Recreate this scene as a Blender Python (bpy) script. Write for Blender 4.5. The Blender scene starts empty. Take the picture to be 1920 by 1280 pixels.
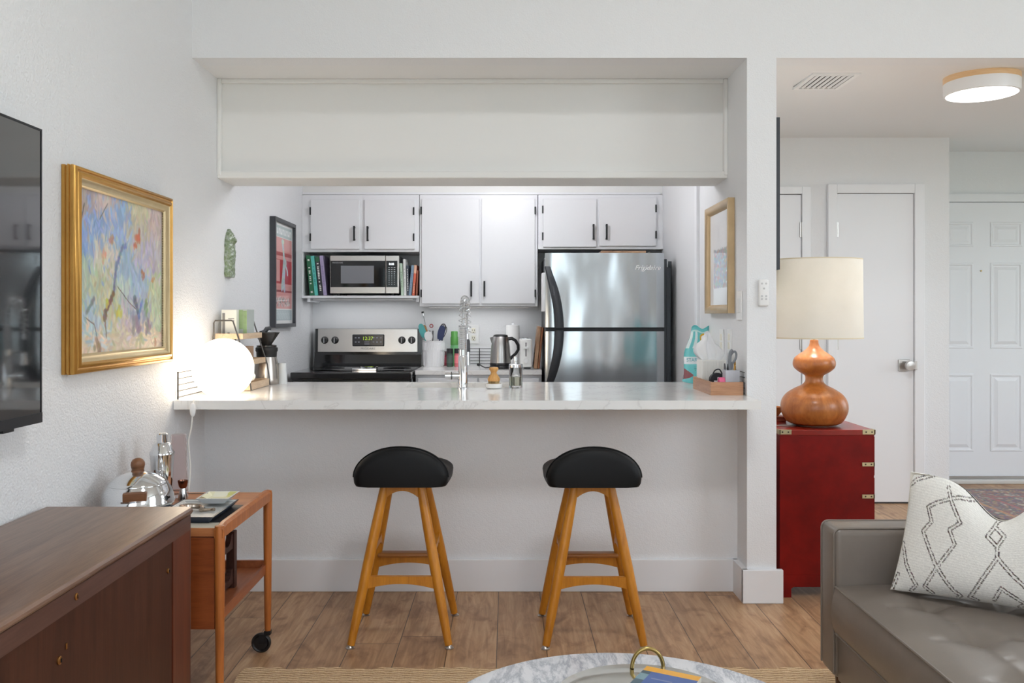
import bpy, bmesh, math, random
import numpy as np
from mathutils import Vector, Matrix

random.seed(7)
RNG = np.random.default_rng(11)
PI = math.pi
SC = bpy.context.scene
COL = SC.collection

# ------------------------------------------------------------------ camera, sky, exposure
cam_data = bpy.data.cameras.new('camera')
cam = bpy.data.objects.new('camera', cam_data)
COL.objects.link(cam)
cam.location = (0, 0, 1.255)
cam.rotation_euler = (PI / 2, 0, 0)
cam_data.sensor_width = 36
cam_data.lens = 36 * 1650 / 1920
cam_data.shift_x = 10 / 1920
cam_data.shift_y = -48 / 1920
cam_data.clip_start = 0.05
SC.camera = cam

SC.view_settings.view_transform = 'Standard'
SC.view_settings.look = 'None'
SC.view_settings.exposure = 0.1
SC.view_settings.gamma = 1.0
SC.view_settings.use_curve_mapping = False
SC.cycles.max_bounces = 12
SC.cycles.diffuse_bounces = 7
SC.cycles.glossy_bounces = 5
SC.cycles.transmission_bounces = 8
SC.cycles.transparent_max_bounces = 8
SC.cycles.caustics_reflective = False
SC.cycles.caustics_refractive = False
SC.cycles.sample_clamp_indirect = 6.0

world = bpy.data.worlds.new('daylight')
SC.world = world
world.use_nodes = True
wn = world.node_tree
wbg = wn.nodes['Background']
wtc = wn.nodes.new('ShaderNodeTexCoord')
wsep = wn.nodes.new('ShaderNodeSeparateXYZ')
wramp = wn.nodes.new('ShaderNodeValToRGB')
wramp.color_ramp.elements[0].position = 0.46
wramp.color_ramp.elements[0].color = (0.16, 0.24, 0.15, 1)
wramp.color_ramp.elements[1].position = 0.58
wramp.color_ramp.elements[1].color = (0.80, 0.90, 1.0, 1)
wmap = wn.nodes.new('ShaderNodeMapRange')
wmap.inputs['From Min'].default_value = -1
wn.links.new(wtc.outputs['Generated'], wsep.inputs[0])
wn.links.new(wsep.outputs['Z'], wmap.inputs['Value'])
wn.links.new(wmap.outputs[0], wramp.inputs[0])
wn.links.new(wramp.outputs[0], wbg.inputs['Color'])
wbg.inputs['Strength'].default_value = 3.0


def lamp(name, kind, loc, power, color, rot=(0, 0, 0), size=None, size_y=None, shape=None, spread=None):
    d = bpy.data.lights.new(name, kind)
    d.energy = power
    d.color = color
    if kind == 'AREA':
        d.shape = shape or 'RECTANGLE'
        d.size = size
        if size_y:
            d.size_y = size_y
        if spread:
            d.spread = spread
    elif size:
        d.shadow_soft_size = size
    o = bpy.data.objects.new(name, d)
    o.location = loc
    o.rotation_euler = rot
    COL.objects.link(o)
    return o


# added fill daylight, set at two unseen windows behind the camera (windows at y = -3)
DAY = (0.87, 0.94, 1.0)
for wx, power in ((-0.35, 188), (3.70, 128)):
    lamp('window_daylight', 'AREA', (wx, -2.86, 1.75), power, DAY, (PI / 2, 0, PI), 1.6, 2.3)
# added fill daylight at an invented, unseen high window in the far right wall
lamp('added_side_daylight', 'AREA', (4.86, 0.6, 2.2), 55, DAY, (0, PI / 2, 0), 2.0, 2.2)
# added light that brightens the entry; its sidelight window is unseen and made up
lamp('added_entry_daylight', 'AREA', (4.93, 5.0, 1.3), 8, DAY, (0, PI / 2, 0), 1.9, 1.3)
# added lamp to brighten upward faces; its living room ceiling fixture is unseen
lamp('added_living_light', 'AREA', (0.6, 1.2, 3.56), 32, (0.96, 0.98, 1.0), (0, 0, 0), 0.55, shape='DISK')
# added lamps to brighten the back wall under the kitchen's upper cabinets
lamp('added_counter_light', 'AREA', (-0.19, 6.09, 1.305), 0.7, (0.97, 0.98, 1.0), (0, 0, 0), 0.66, 0.16)
lamp('added_stove_light', 'AREA', (-0.97, 6.09, 1.360), 0.7, (0.97, 0.98, 1.0), (0, 0, 0), 0.66, 0.16)
# entry ceiling fixture (the kitchen's globe light and the globe lamp shine by themselves)
lamp('entry_fixture_light', 'AREA', (2.256, 4.18, 2.285), 10, (0.93, 0.97, 1.0), (0, 0, 0), 0.30, shape='DISK')
# bulb inside the table lamp's shade
lamp('table_lamp_bulb', 'POINT', (1.4288, 4.09, 1.43), 10.0, (1.0, 0.955, 0.89), size=0.04)


# ------------------------------------------------------------------ small helpers
def srgb(r, g, b):
    f = lambda c: (c / 255 / 12.92) if c / 255 <= 0.04045 else ((c / 255 + 0.055) / 1.055) ** 2.4
    return (f(r), f(g), f(b))


def PX(px, D):
    return (px - 950) * D / 1650


def PZ(py, D):
    return 1.255 - (py - 592) * D / 1650


class NT:
    def __init__(self, mat):
        mat.use_nodes = True
        self.t = mat.node_tree
        self.bsdf = self.t.nodes['Principled BSDF']

    def n(self, kind, **kw):
        nd = self.t.nodes.new(kind)
        for k, v in kw.items():
            if hasattr(nd, k) and k not in ('inputs',):
                setattr(nd, k, v)
        return nd

    def l(self, a, b):
        self.t.links.new(a, b)

    def math(self, op, a, b=None):
        nd = self.t.nodes.new('ShaderNodeMath')
        nd.operation = op
        for i, v in enumerate((a, b)):
            if v is None:
                continue
            if isinstance(v, (int, float)):
                nd.inputs[i].default_value = v
            else:
                self.l(v, nd.inputs[i])
        return nd.outputs[0]

    def noise(self, vec, scale, detail=4, rough=0.5, dist=0.0):
        nd = self.t.nodes.new('ShaderNodeTexNoise')
        nd.inputs['Scale'].default_value = scale
        nd.inputs['Detail'].default_value = detail
        nd.inputs['Roughness'].default_value = rough
        nd.inputs['Distortion'].default_value = dist
        self.l(vec, nd.inputs['Vector'])
        return nd.outputs['Fac']

    def coords(self, scale=(1, 1, 1), rot=(0, 0, 0)):
        tc = self.t.nodes.new('ShaderNodeTexCoord')
        mp = self.t.nodes.new('ShaderNodeMapping')
        mp.inputs['Scale'].default_value = scale
        mp.inputs['Rotation'].default_value = rot
        self.l(tc.outputs['Object'], mp.inputs['Vector'])
        return mp.outputs[0]

    def ramp(self, fac, stops):
        nd = self.t.nodes.new('ShaderNodeValToRGB')
        cr = nd.color_ramp
        while len(cr.elements) > len(stops):
            cr.elements.remove(cr.elements[-1])
        while len(cr.elements) < len(stops):
            cr.elements.new(0.5)
        for e, (p, c) in zip(cr.elements, stops):
            e.position = p
            e.color = (*c, 1)
        self.l(fac, nd.inputs[0])
        return nd.outputs[0]

    def mix(self, fac, a, b, mode='MIX'):
        nd = self.t.nodes.new('ShaderNodeMixRGB')
        nd.blend_type = mode
        for i, v in enumerate((fac, a, b)):
            if isinstance(v, (int, float)):
                nd.inputs[i].default_value = v
            elif isinstance(v, tuple):
                nd.inputs[i].default_value = (*v, 1)
            else:
                self.l(v, nd.inputs[i])
        return nd.outputs[0]

    def bump(self, h, strength, dist=0.01):
        nd = self.t.nodes.new('ShaderNodeBump')
        nd.inputs['Strength'].default_value = strength
        nd.inputs['Distance'].default_value = dist
        self.l(h, nd.inputs['Height'])
        self.l(nd.outputs[0], self.bsdf.inputs['Normal'])


MATS = {}


def M(name, col, rough=0.5, metal=0.0, bump=None, coat=0.0, trans=0.0, var=0.0, emit=None, spec=None, sheen=0.0, ior=1.45):
    """Plain procedural material: colour with a little noise variation and optional noise bump (scale, strength, distance)."""
    if name in MATS:
        return MATS[name]
    m = bpy.data.materials.new(name)
    k = NT(m)
    b = k.bsdf
    c = srgb(*col)
    b.inputs['Base Color'].default_value = (*c, 1)
    b.inputs['Roughness'].default_value = rough
    b.inputs['Metallic'].default_value = metal
    if coat:
        b.inputs['Coat Weight'].default_value = coat
        b.inputs['Coat Roughness'].default_value = 0.08
    if trans:
        b.inputs['Transmission Weight'].default_value = trans
        b.inputs['IOR'].default_value = ior
    if spec is not None:
        b.inputs['Specular IOR Level'].default_value = spec
    if sheen:
        b.inputs['Sheen Weight'].default_value = sheen
    if emit:
        b.inputs['Emission Color'].default_value = (*srgb(*emit[0]), 1)
        b.inputs['Emission Strength'].default_value = emit[1]
    vec = k.coords()
    if var:
        f = k.noise(vec, 9, 5, 0.6)
        lo = tuple(x * (1 - var) for x in c)
        hi = tuple(min(1, x * (1 + var)) for x in c)
        k.l(k.ramp(f, [(0.3, lo), (0.7, hi)]), b.inputs['Base Color'])
    if bump:
        k.bump(k.noise(vec, bump[0], 3, 0.55), bump[1], bump[2] if len(bump) > 2 else 0.002)
    MATS[name] = m
    return m


def WOOD(name, dark, light, stretch=(1, 12, 12), scale=4, rough=0.4, coat=0.0, spec=None):
    """Grain streaks: the axis with the small stretch value is the grain direction."""
    if name in MATS:
        return MATS[name]
    m = bpy.data.materials.new(name)
    k = NT(m)
    v = k.coords(stretch)
    f = k.noise(v, scale, 7, 0.62, 0.6)
    f2 = k.noise(v, scale * 6, 3, 0.5)
    f3 = k.math('ADD', k.math('MULTIPLY', f, 0.75), k.math('MULTIPLY', f2, 0.25))
    k.l(k.ramp(f3, [(0.32, srgb(*dark)), (0.68, srgb(*light))]), k.bsdf.inputs['Base Color'])
    k.bsdf.inputs['Roughness'].default_value = rough
    if coat:
        k.bsdf.inputs['Coat Weight'].default_value = coat
        k.bsdf.inputs['Coat Roughness'].default_value = 0.15
    if spec is not None:
        k.bsdf.inputs['Specular IOR Level'].default_value = spec
    k.bump(f2, 0.08, 0.001)
    MATS[name] = m
    return m


def CANVAS(name, rough=0.6, bump=None, coat=0.0, sheen=0.0):
    """Material whose pattern is the printed / painted / woven colour attribute of its mesh."""
    if name in MATS:
        return MATS[name]
    m = bpy.data.materials.new(name)
    k = NT(m)
    a = k.n('ShaderNodeAttribute')
    a.attribute_name = 'pattern'
    k.l(a.outputs['Color'], k.bsdf.inputs['Base Color'])
    k.bsdf.inputs['Roughness'].default_value = rough
    if coat:
        k.bsdf.inputs['Coat Weight'].default_value = coat
        k.bsdf.inputs['Coat Roughness'].default_value = 0.02
    if sheen:
        k.bsdf.inputs['Sheen Weight'].default_value = sheen
    if bump:
        k.bump(k.noise(k.coords(), bump[0], 4, 0.6), bump[1], bump[2])
    MATS[name] = m
    return m


class MB:
    """Collects shapes into one bmesh."""

    def __init__(self):
        self.bm = bmesh.new()

    def box(self, x0, x1, y0, y1, z0, z1, bev=0.0, seg=2, rot=None, about=None):
        r = bmesh.ops.create_cube(self.bm, size=1)
        vs = r['verts']
        for v in vs:
            v.co = Vector(((x0 + x1) / 2 + v.co.x * (x1 - x0), (y0 + y1) / 2 + v.co.y * (y1 - y0), (z0 + z1) / 2 + v.co.z * (z1 - z0)))
        if rot is not None:
            c = Vector(about) if about else Vector(((x0 + x1) / 2, (y0 + y1) / 2, (z0 + z1) / 2))
            for v in vs:
                v.co = c + rot @ (v.co - c)
        if bev:
            es = list({e for v in vs for e in v.link_edges})
            bmesh.ops.bevel(self.bm, geom=es, offset=bev, segments=seg, affect='EDGES', profile=0.5)
        return self

    def poly(self, pts):
        self.bm.faces.new([self.bm.verts.new(p) for p in pts])
        return self

    def rings(self, rings, closed=True, cap0=True, cap1=True, loop=False):
        """Skin a list of rings of points (each the same length)."""
        vr = [[self.bm.verts.new(p) for p in r] for r in rings]
        n = len(vr[0])
        last = len(vr) if loop else len(vr) - 1
        for i in range(last):
            a, b = vr[i], vr[(i + 1) % len(vr)]
            for j in range(n if closed else n - 1):
                q = (a[j], a[(j + 1) % n], b[(j + 1) % n], b[j])
                try:
                    self.bm.faces.new(q)
                except ValueError:
                    pass
        if not loop and closed:
            if cap0:
                self.bm.faces.new(list(reversed(vr[0])))
            if cap1:
                self.bm.faces.new(vr[-1])
        return self

    def tube(self, pts, r, seg=12, loop=False, flat=None):
        pts = [Vector(p) for p in pts]
        n = len(pts)
        rs = r if isinstance(r, (list, tuple)) else [r] * n
        rings = []
        up = None
        for i, p in enumerate(pts):
            if loop:
                t = pts[(i + 1) % n] - pts[i - 1]
            else:
                t = pts[min(i + 1, n - 1)] - pts[max(i - 1, 0)]
            t.normalize()
            if up is None:
                up = Vector((0, 0, 1)) if abs(t.z) < 0.9 else Vector((1, 0, 0))
            s = t.cross(up)
            if s.length < 1e-6:
                s = t.orthogonal()
            s.normalize()
            up = s.cross(t).normalized()
            fx, fy = flat or (1, 1)
            rings.append([p + (s * math.cos(a) * fx + up * math.sin(a) * fy) * rs[i] for a in (2 * PI * j / seg for j in range(seg))])
        return self.rings(rings, loop=loop)

    def lathe(self, prof, c=(0, 0, 0), seg=40, cap0=True, cap1=True, axis='z'):
        rings = []
        for r, z in prof:
            r = max(r, 1e-4)
            ring = []
            for j in range(seg):
                a = 2 * PI * j / seg
                p = (r * math.cos(a), r * math.sin(a), z)
                if axis == 'x':
                    p = (p[2], p[0], p[1])
                elif axis == 'y':
                    p = (p[1], p[2], p[0])
                ring.append((c[0] + p[0], c[1] + p[1], c[2] + p[2]))
            rings.append(ring)
        return self.rings(rings, cap0=cap0, cap1=cap1)

    def prism(self, pts2, axis, a0, a1):
        """Extrude a 2-D outline along an axis; the outline's coordinates are the two other axes in order."""
        def P(u, v, w):
            return {'x': (w, u, v), 'y': (u, w, v), 'z': (u, v, w)}[axis]
        return self.rings([[P(u, v, a0) for u, v in pts2], [P(u, v, a1) for u, v in pts2]])

    def frame(self, fn, W, H, prof):
        """Mitred frame moulding: fn(u, v, n) maps the frame plane to the world, prof lists (inset, height)."""
        rings = []
        for i, n in prof:
            rings.append([fn(i, i, n), fn(W - i, i, n), fn(W - i, H - i, n), fn(i, H - i, n)])
        return self.rings(rings, cap0=False, cap1=False)

    def grid(self, fn, nu, nv):
        vs = [[self.bm.verts.new(fn(i / nu, j / nv)) for i in range(nu + 1)] for j in range(nv + 1)]
        for j in range(nv):
            for i in range(nu):
                self.bm.faces.new((vs[j][i], vs[j][i + 1], vs[j + 1][i + 1], vs[j + 1][i]))
        return self

    def sphere(self, c, r, seg=24, rings=16, squash=(1, 1, 1)):
        m = Matrix.Translation(c) @ Matrix.Diagonal((*squash, 1))
        bmesh.ops.create_uvsphere(self.bm, u_segments=seg, v_segments=rings, radius=r, matrix=m)
        return self


ORG = {}


def root_of(o):
    while o.parent:
        o = o.parent
    return o


def obj(name, mb, mat, parent=None, smooth=False, angle=40, label=None):
    bm = mb.bm if isinstance(mb, MB) else mb
    bmesh.ops.recalc_face_normals(bm, faces=bm.faces)
    me = bpy.data.meshes.new(name)
    bm.to_mesh(me)
    bm.free()
    return link(name, me, mat, parent, smooth, angle, label)


def link(name, me, mat, parent=None, smooth=False, angle=40, label=None):
    o = bpy.data.objects.new(name, me)
    COL.objects.link(o)
    for x in (mat if isinstance(mat, (list, tuple)) else [mat]):
        me.materials.append(x)
    if smooth:
        me.polygons.foreach_set('use_smooth', [True] * len(me.polygons))
        me.set_sharp_from_angle(angle=math.radians(angle))
    if parent is not None:
        o.parent = parent
        off = ORG.get(root_of(parent).name, Vector((0, 0, 0)))
        if off.length:
            me.transform(Matrix.Translation(-off))
    else:
        co = np.empty(len(me.vertices) * 3)
        me.vertices.foreach_get('co', co)
        co = co.reshape(-1, 3)
        lo, hi = co.min(0), co.max(0)
        c = Vector(((lo[0] + hi[0]) / 2, (lo[1] + hi[1]) / 2, lo[2]))
        me.transform(Matrix.Translation(-c))
        o.location = c
        ORG[o.name] = c
    if label:
        o['label'] = label
    return o


def thing(name, label, cat, loc=(0, 0, 0), group=None, local=False, rotz=0):
    """Empty at the thing's base. Its parts are given in world coordinates unless local."""
    o = bpy.data.objects.new(name, None)
    COL.objects.link(o)
    o.location = loc
    o.rotation_euler = (0, 0, rotz)
    o.empty_display_size = 0.1
    ORG[o.name] = Vector((0, 0, 0)) if local else Vector(loc)
    o['label'] = label
    o['category'] = cat
    if group:
        o['group'] = group
    return o


def tag(o, label, cat, group=None):
    o['label'] = label
    o['category'] = cat
    if group:
        o['group'] = group
    return o


def struct(name, mb, mat, label=None, cat=None):
    o = obj(name, mb, mat)
    o['kind'] = 'structure'
    if label:
        o['label'] = label
        o['category'] = cat or name.split('_')[0]
    return o


def canvas_mesh(name, arr, fn, mat, parent=None, label=None, smooth=False):
    """Grid whose vertices carry the colours of arr (rows from the top, sRGB 0..255); fn(u, v) gives the point, v = 0 at the bottom."""
    h, w = arr.shape[:2]
    verts = [fn(i / (w - 1), 1 - j / (h - 1)) for j in range(h) for i in range(w)]
    faces = [(j * w + i, (j + 1) * w + i, (j + 1) * w + i + 1, j * w + i + 1) for j in range(h - 1) for i in range(w - 1)]
    me = bpy.data.meshes.new(name)
    me.from_pydata([tuple(v) for v in verts], [], faces)
    set_cols(me, arr.reshape(-1, 3))
    return link(name, me, mat, parent, smooth, 80, label)


def set_cols(me, cols):
    c = np.clip(np.asarray(cols, float) / 255, 0, 1)
    lin = np.where(c <= 0.04045, c / 12.92, ((c + 0.055) / 1.055) ** 2.4)
    a = me.color_attributes.new('pattern', 'FLOAT_COLOR', 'POINT')
    a.data.foreach_set('color', np.concatenate([lin, np.ones((len(lin), 1))], 1).astype(np.float32).ravel())


def text(name, body, size, loc, rot, mat, parent=None, ext=0.0006, shear=0.0, align='CENTER', label=None):
    cu = bpy.data.curves.new(name, 'FONT')
    cu.body = body
    cu.size = size
    cu.extrude = ext
    cu.shear = shear
    cu.align_x = align
    cu.align_y = 'CENTER'
    tmp = bpy.data.objects.new(name, cu)
    COL.objects.link(tmp)
    dg = bpy.context.evaluated_depsgraph_get()
    me = bpy.data.meshes.new_from_object(tmp.evaluated_get(dg))
    bpy.data.objects.remove(tmp)
    bpy.data.curves.remove(cu)
    from mathutils import Euler
    me.transform(Matrix.Translation(loc) @ Euler(rot).to_matrix().to_4x4())
    me.materials.clear()
    return link(name, me, mat, parent, label=label)


def copy_tree(o, parent=None):
    c = o.copy()
    COL.objects.link(c)
    c.parent = parent
    for ch in list(o.children):
        copy_tree(ch, c)
    return c


def arc(c, r, a0, a1, n):
    return [(c[0] + r * math.cos(a0 + (a1 - a0) * i / n), c[1] + r * math.sin(a0 + (a1 - a0) * i / n)) for i in range(n + 1)]


# ------------------------------------------------------------------ shared materials
def wall_paint(name, col, strength=0.35, scale=170, rough=0.55):
    m = bpy.data.materials.new(name)
    k = NT(m)
    k.bsdf.inputs['Base Color'].default_value = (*srgb(*col), 1)
    k.bsdf.inputs['Roughness'].default_value = rough
    v = k.coords()
    a = k.noise(v, scale, 2, 0.5)
    b = k.noise(v, scale * 0.35, 2, 0.5)
    k.bump(k.math('ADD', k.math('MULTIPLY', a, 0.7), k.math('MULTIPLY', b, 0.5)), strength, 0.006)
    MATS[name] = m
    return m


PAINT = wall_paint('white_wall_paint', (229, 230, 232), 0.35)
PAINT_ROUGH = wall_paint('white_textured_paint', (229, 230, 232), 0.75, 130)
SMOOTH_PAINT = wall_paint('smooth_white_paint', (229, 229, 227), 0.05, 60)
TRIM = M('white_semigloss_trim', (232, 233, 236), 0.35)
CEIL = wall_paint('ceiling_paint', (231, 231, 231), 0.15, 90)
CABINET = M('white_cabinet_paint', (230, 231, 234), 0.35)
BLACK_METAL = M('black_metal', (26, 27, 30), 0.45, 0.3)
BLACK_PLASTIC = M('black_plastic', (22, 23, 25), 0.4)
GLOSS_BLACK = M('gloss_black_enamel', (10, 10, 12), 0.12, coat=0.5)
CHROME = M('chrome', (225, 226, 228), 0.06, 1.0)
BRASS = M('brass', (176, 150, 92), 0.3, 1.0)
WHITE_PLASTIC = M('white_plastic', (236, 236, 236), 0.35)
QUARTZ = None


def steel(name, col, stretch, rough, wavy=0.0):
    m = bpy.data.materials.new(name)
    k = NT(m)
    k.bsdf.inputs['Metallic'].default_value = 1
    v = k.coords(stretch)
    f = k.noise(v, 60, 3, 0.6)
    c = srgb(*col)
    k.l(k.ramp(f, [(0.3, tuple(x * 0.93 for x in c)), (0.7, c)]), k.bsdf.inputs['Base Color'])
    k.bsdf.inputs['Roughness'].default_value = rough
    if wavy:
        w = k.noise(k.coords((3.2, 1, 1.1)), 1.6, 1, 0.4)
        k.bump(w, 1.0, wavy)
    MATS[name] = m
    return m


STEEL = steel('brushed_steel', (196, 192, 188), (1, 20, 20), 0.28)
FRIDGE_STEEL = steel('fridge_steel', (196, 202, 206), (20, 1, 1), 0.2, 0.02)


def quartz():
    m = bpy.data.materials.new('white_quartz')
    k = NT(m)
    v = k.coords()
    f = k.noise(v, 1.7, 6, 0.65, 1.6)
    d = k.math('ABSOLUTE', k.math('SUBTRACT', f, 0.5))
    k.l(k.ramp(d, [(0.0, srgb(222, 220, 218)), (0.014, srgb(235, 234, 232)), (0.2, srgb(238, 237, 235))]), k.bsdf.inputs['Base Color'])
    k.bsdf.inputs['Roughness'].default_value = 0.14
    return m


QUARTZ = quartz()


def marble():
    m = bpy.data.materials.new('white_marble')
    k = NT(m)
    v = k.coords((1, 1, 1), (0, 0, 0.5))
    v2 = k.coords((3.4, 1.0, 1), (0, 0, 0.35))
    f = k.noise(v2, 3.2, 8, 0.72, 0.35)
    g = k.noise(k.coords((9, 5, 1), (0, 0, 0.35)), 1.6, 7, 0.72, 0.25)
    d = k.math('ABSOLUTE', k.math('SUBTRACT', f, 0.5))
    base = k.ramp(g, [(0.3, srgb(200, 203, 209)), (0.5, srgb(228, 230, 234)), (0.8, srgb(240, 241, 243))])
    vein = k.ramp(d, [(0.0, srgb(178, 182, 192)), (0.02, srgb(216, 219, 224)), (0.07, srgb(255, 255, 255))])
    k.l(k.mix(0.8, base, vein, 'MULTIPLY'), k.bsdf.inputs['Base Color'])
    k.bsdf.inputs['Roughness'].default_value = 0.22
    return m


def plank_floor():
    m = bpy.data.materials.new('oak_plank_floor')
    k = NT(m)
    tc = k.n('ShaderNodeTexCoord')
    sp = k.n('ShaderNodeSeparateXYZ')
    k.l(tc.outputs['Object'], sp.inputs[0])
    W, L = 0.187, 1.21
    x = k.math('DIVIDE', k.math('ADD', sp.outputs['X'], 100 * W + 0.037), W)
    ix = k.math('FLOOR', x)
    fx = k.math('SUBTRACT', x, ix)
    wn_ = k.n('ShaderNodeTexWhiteNoise')
    wn_.noise_dimensions = '1D'
    k.l(ix, wn_.inputs['W'])
    y = k.math('ADD', k.math('DIVIDE', sp.outputs['Y'], L), k.math('MULTIPLY', wn_.outputs['Value'], 7.3))
    iy = k.math('FLOOR', y)
    fy = k.math('SUBTRACT', y, iy)
    wn2 = k.n('ShaderNodeTexWhiteNoise')
    wn2.noise_dimensions = '2D'
    cb = k.n('ShaderNodeCombineXYZ')
    k.l(ix, cb.inputs[0])
    k.l(iy, cb.inputs[1])
    k.l(cb.outputs[0], wn2.inputs['Vector'])
    rnd = wn2.outputs['Value']
    # grain, shifted per board
    cb2 = k.n('ShaderNodeCombineXYZ')
    k.l(k.math('MULTIPLY', sp.outputs['X'], 14), cb2.inputs[0])
    k.l(k.math('ADD', k.math('MULTIPLY', sp.outputs['Y'], 1.1), k.math('MULTIPLY', rnd, 40)), cb2.inputs[1])
    k.l(k.math('MULTIPLY', rnd, 31), cb2.inputs[2])
    g = k.noise(cb2.outputs[0], 3.2, 7, 0.62, 0.8)
    cb3 = k.n('ShaderNodeCombineXYZ')
    k.l(k.math('MULTIPLY', sp.outputs['X'], 5), cb3.inputs[0])
    k.l(k.math('ADD', k.math('MULTIPLY', sp.outputs['Y'], 2.6), k.math('MULTIPLY', rnd, 23)), cb3.inputs[1])
    blot = k.noise(cb3.outputs[0], 1.5, 4, 0.6, 1.5)
    base = k.ramp(g, [(0.25, srgb(150, 117, 86)), (0.5, srgb(188, 153, 118)), (0.78, srgb(214, 183, 148))])
    shade = k.ramp(blot, [(0.28, srgb(196, 180, 170)), (0.5, srgb(255, 250, 246)), (0.75, srgb(255, 255, 252))])
    c1 = k.mix(1.0, base, shade, 'MULTIPLY')
    tint = k.ramp(rnd, [(0.0, srgb(222, 214, 208)), (1.0, srgb(255, 252, 248))])
    c2 = k.mix(1.0, c1, tint, 'MULTIPLY')
    ex = k.math('MINIMUM', fx, k.math('SUBTRACT', 1.0, fx))
    ey = k.math('MINIMUM', fy, k.math('SUBTRACT', 1.0, fy))
    gap = k.math('MAXIMUM', k.math('LESS_THAN', ex, 0.0085), k.math('LESS_THAN', ey, 0.0012))
    k.l(k.mix(gap, c2, srgb(78, 60, 48)), k.bsdf.inputs['Base Color'])
    k.bsdf.inputs['Roughness'].default_value = 0.42
    k.bump(k.math('SUBTRACT', g, gap), 0.12, 0.002)
    return m


# ------------------------------------------------------------------ the room
FLOOR = plank_floor()
fl = obj('floor', MB().box(-1.5, 5.0, -3.0, 6.8, -0.06, 0.0), FLOOR)
# keep plank phase in world coordinates
fl.data.transform(Matrix.Translation(fl.location))
fl.location = (0, 0, 0)
fl['kind'] = 'structure'

struct('wall_left', MB().box(-1.5, -1.38, -3.0, 6.4, 0, 3.7), PAINT_ROUGH)
struct('wall_back', MB().box(-1.38, 1.054, 6.27, 6.4, 0, 2.5), PAINT)
struct('wall_divider', MB().box(1.054, 1.183, 3.86, 6.4, 0, 2.386), PAINT)
struct('wall_header', MB().box(-1.38, 5.0, 3.86, 3.98, 2.386, 3.7), PAINT)
struct('wall_peninsula', MB().box(-1.38, 1.054, 4.02, 4.14, 0, 0.868), PAINT)
struct('wall_bulkhead', MB().box(-1.38, 1.054, 4.22, 4.46, 1.925, 2.386), SMOOTH_PAINT)
struct('wall_soffit', MB().box(-1.38, 1.054, 5.955, 6.27, 2.075, 2.386), SMOOTH_PAINT)
struct('ceiling_kitchen', MB().box(-1.38, 1.183, 3.98, 6.4, 2.386, 2.5), CEIL)
# the entry ceiling rises a little towards the front door
mbc = MB()
mbc.rings([[(1.183, 3.98, 2.386), (5.0, 3.98, 2.386), (5.0, 3.98, 2.52), (1.183, 3.98, 2.52)],
           [(1.183, 5.9, 2.448), (5.0, 5.9, 2.448), (5.0, 5.9, 2.60), (1.183, 5.9, 2.60)],
           [(1.183, 6.8, 2.505), (5.0, 6.8, 2.505), (5.0, 6.8, 2.64), (1.183, 6.8, 2.64)]])
struct('ceiling_entry', mbc, CEIL)
# the living room ceiling stands above the frame
struct('ceiling_living', MB().box(-1.5, 5.0, -3.0, 3.98, 3.7, 3.8), CEIL)
# entry walls
struct('wall_hall', MB().box(1.183, 2.967, 5.90, 6.02, 0, 2.46).box(2.85, 2.967, 6.02, 6.65, 0, 2.50), PAINT)
struct('wall_entry', MB().box(2.85, 5.0, 6.65, 6.78, 0, 2.51), PAINT)
struct('wall_right', MB().box(5.0, 5.1, -3.0, -0.5, 0, 3.7).box(5.0, 5.1, 1.7, 4.3, 0, 3.7).box(5.0, 5.1, 5.7, 6.8, 0, 3.7).box(5.0, 5.1, 4.3, 5.7, 0, 0.3).box(5.0, 5.1, 4.3, 5.7, 2.3, 3.7).box(5.0, 5.1, -0.5, 1.7, 0, 1.1).box(5.0, 5.1, -0.5, 1.7, 3.3, 3.7), PAINT)  # window openings added for the side and entry fill daylight
# rear wall behind the camera, with two tall unseen windows added for daylight
WINS = ((-1.2, 0.5), (2.85, 4.55))
rw = MB().box(-1.5, -1.2, -3.1, -3.0, 0, 3.7).box(0.5, 2.85, -3.1, -3.0, 0, 3.7).box(4.55, 5.1, -3.1, -3.0, 0, 3.7)
for a, b in WINS:
    rw.box(a, b, -3.1, -3.0, 0, 0.55).box(a, b, -3.1, -3.0, 2.95, 3.7)
struct('wall_rear', rw, PAINT)
for i, (a, b) in enumerate(WINS):
    w = MB()
    w.box(a, a + 0.06, -3.09, -3.02, 0.55, 2.95).box(b - 0.06, b, -3.09, -3.02, 0.55, 2.95)
    w.box(a + 0.06, b - 0.06, -3.09, -3.02, 0.55, 0.61).box(a + 0.06, b - 0.06, -3.09, -3.02, 2.89, 2.95)
    w.box((a + b) / 2 - 0.025, (a + b) / 2 + 0.025, -3.08, -3.03, 0.61, 2.89)
    struct('window_%d' % (i + 1), w, TRIM)

# trims
t = MB()
t.box(-1.38, 1.054, 4.004, 4.02, 0, 0.147, 0.003)
t.box(1.030, 1.054, 3.845, 4.02, 0, 0.147)
t.box(1.030, 1.207, 3.836, 3.86, 0, 0.147, 0.003)
struct('baseboard_peninsula', t, TRIM)
struct('baseboard_left', MB().box(-1.38, -1.365, -3.0, 4.0, 0, 0.147), TRIM)
struct('baseboard_divider', MB().box(1.183, 1.199, 3.86, 5.89, 0, 0.125), TRIM)
t = MB().box(2.80, 2.985, 5.882, 5.90, 0, 0.125, 0.003).box(2.03, 2.14, 5.885, 5.90, 0, 0.125).box(2.967, 2.985, 5.90, 6.64, 0, 0.125)
struct('baseboard_hall', t, TRIM)
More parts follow.
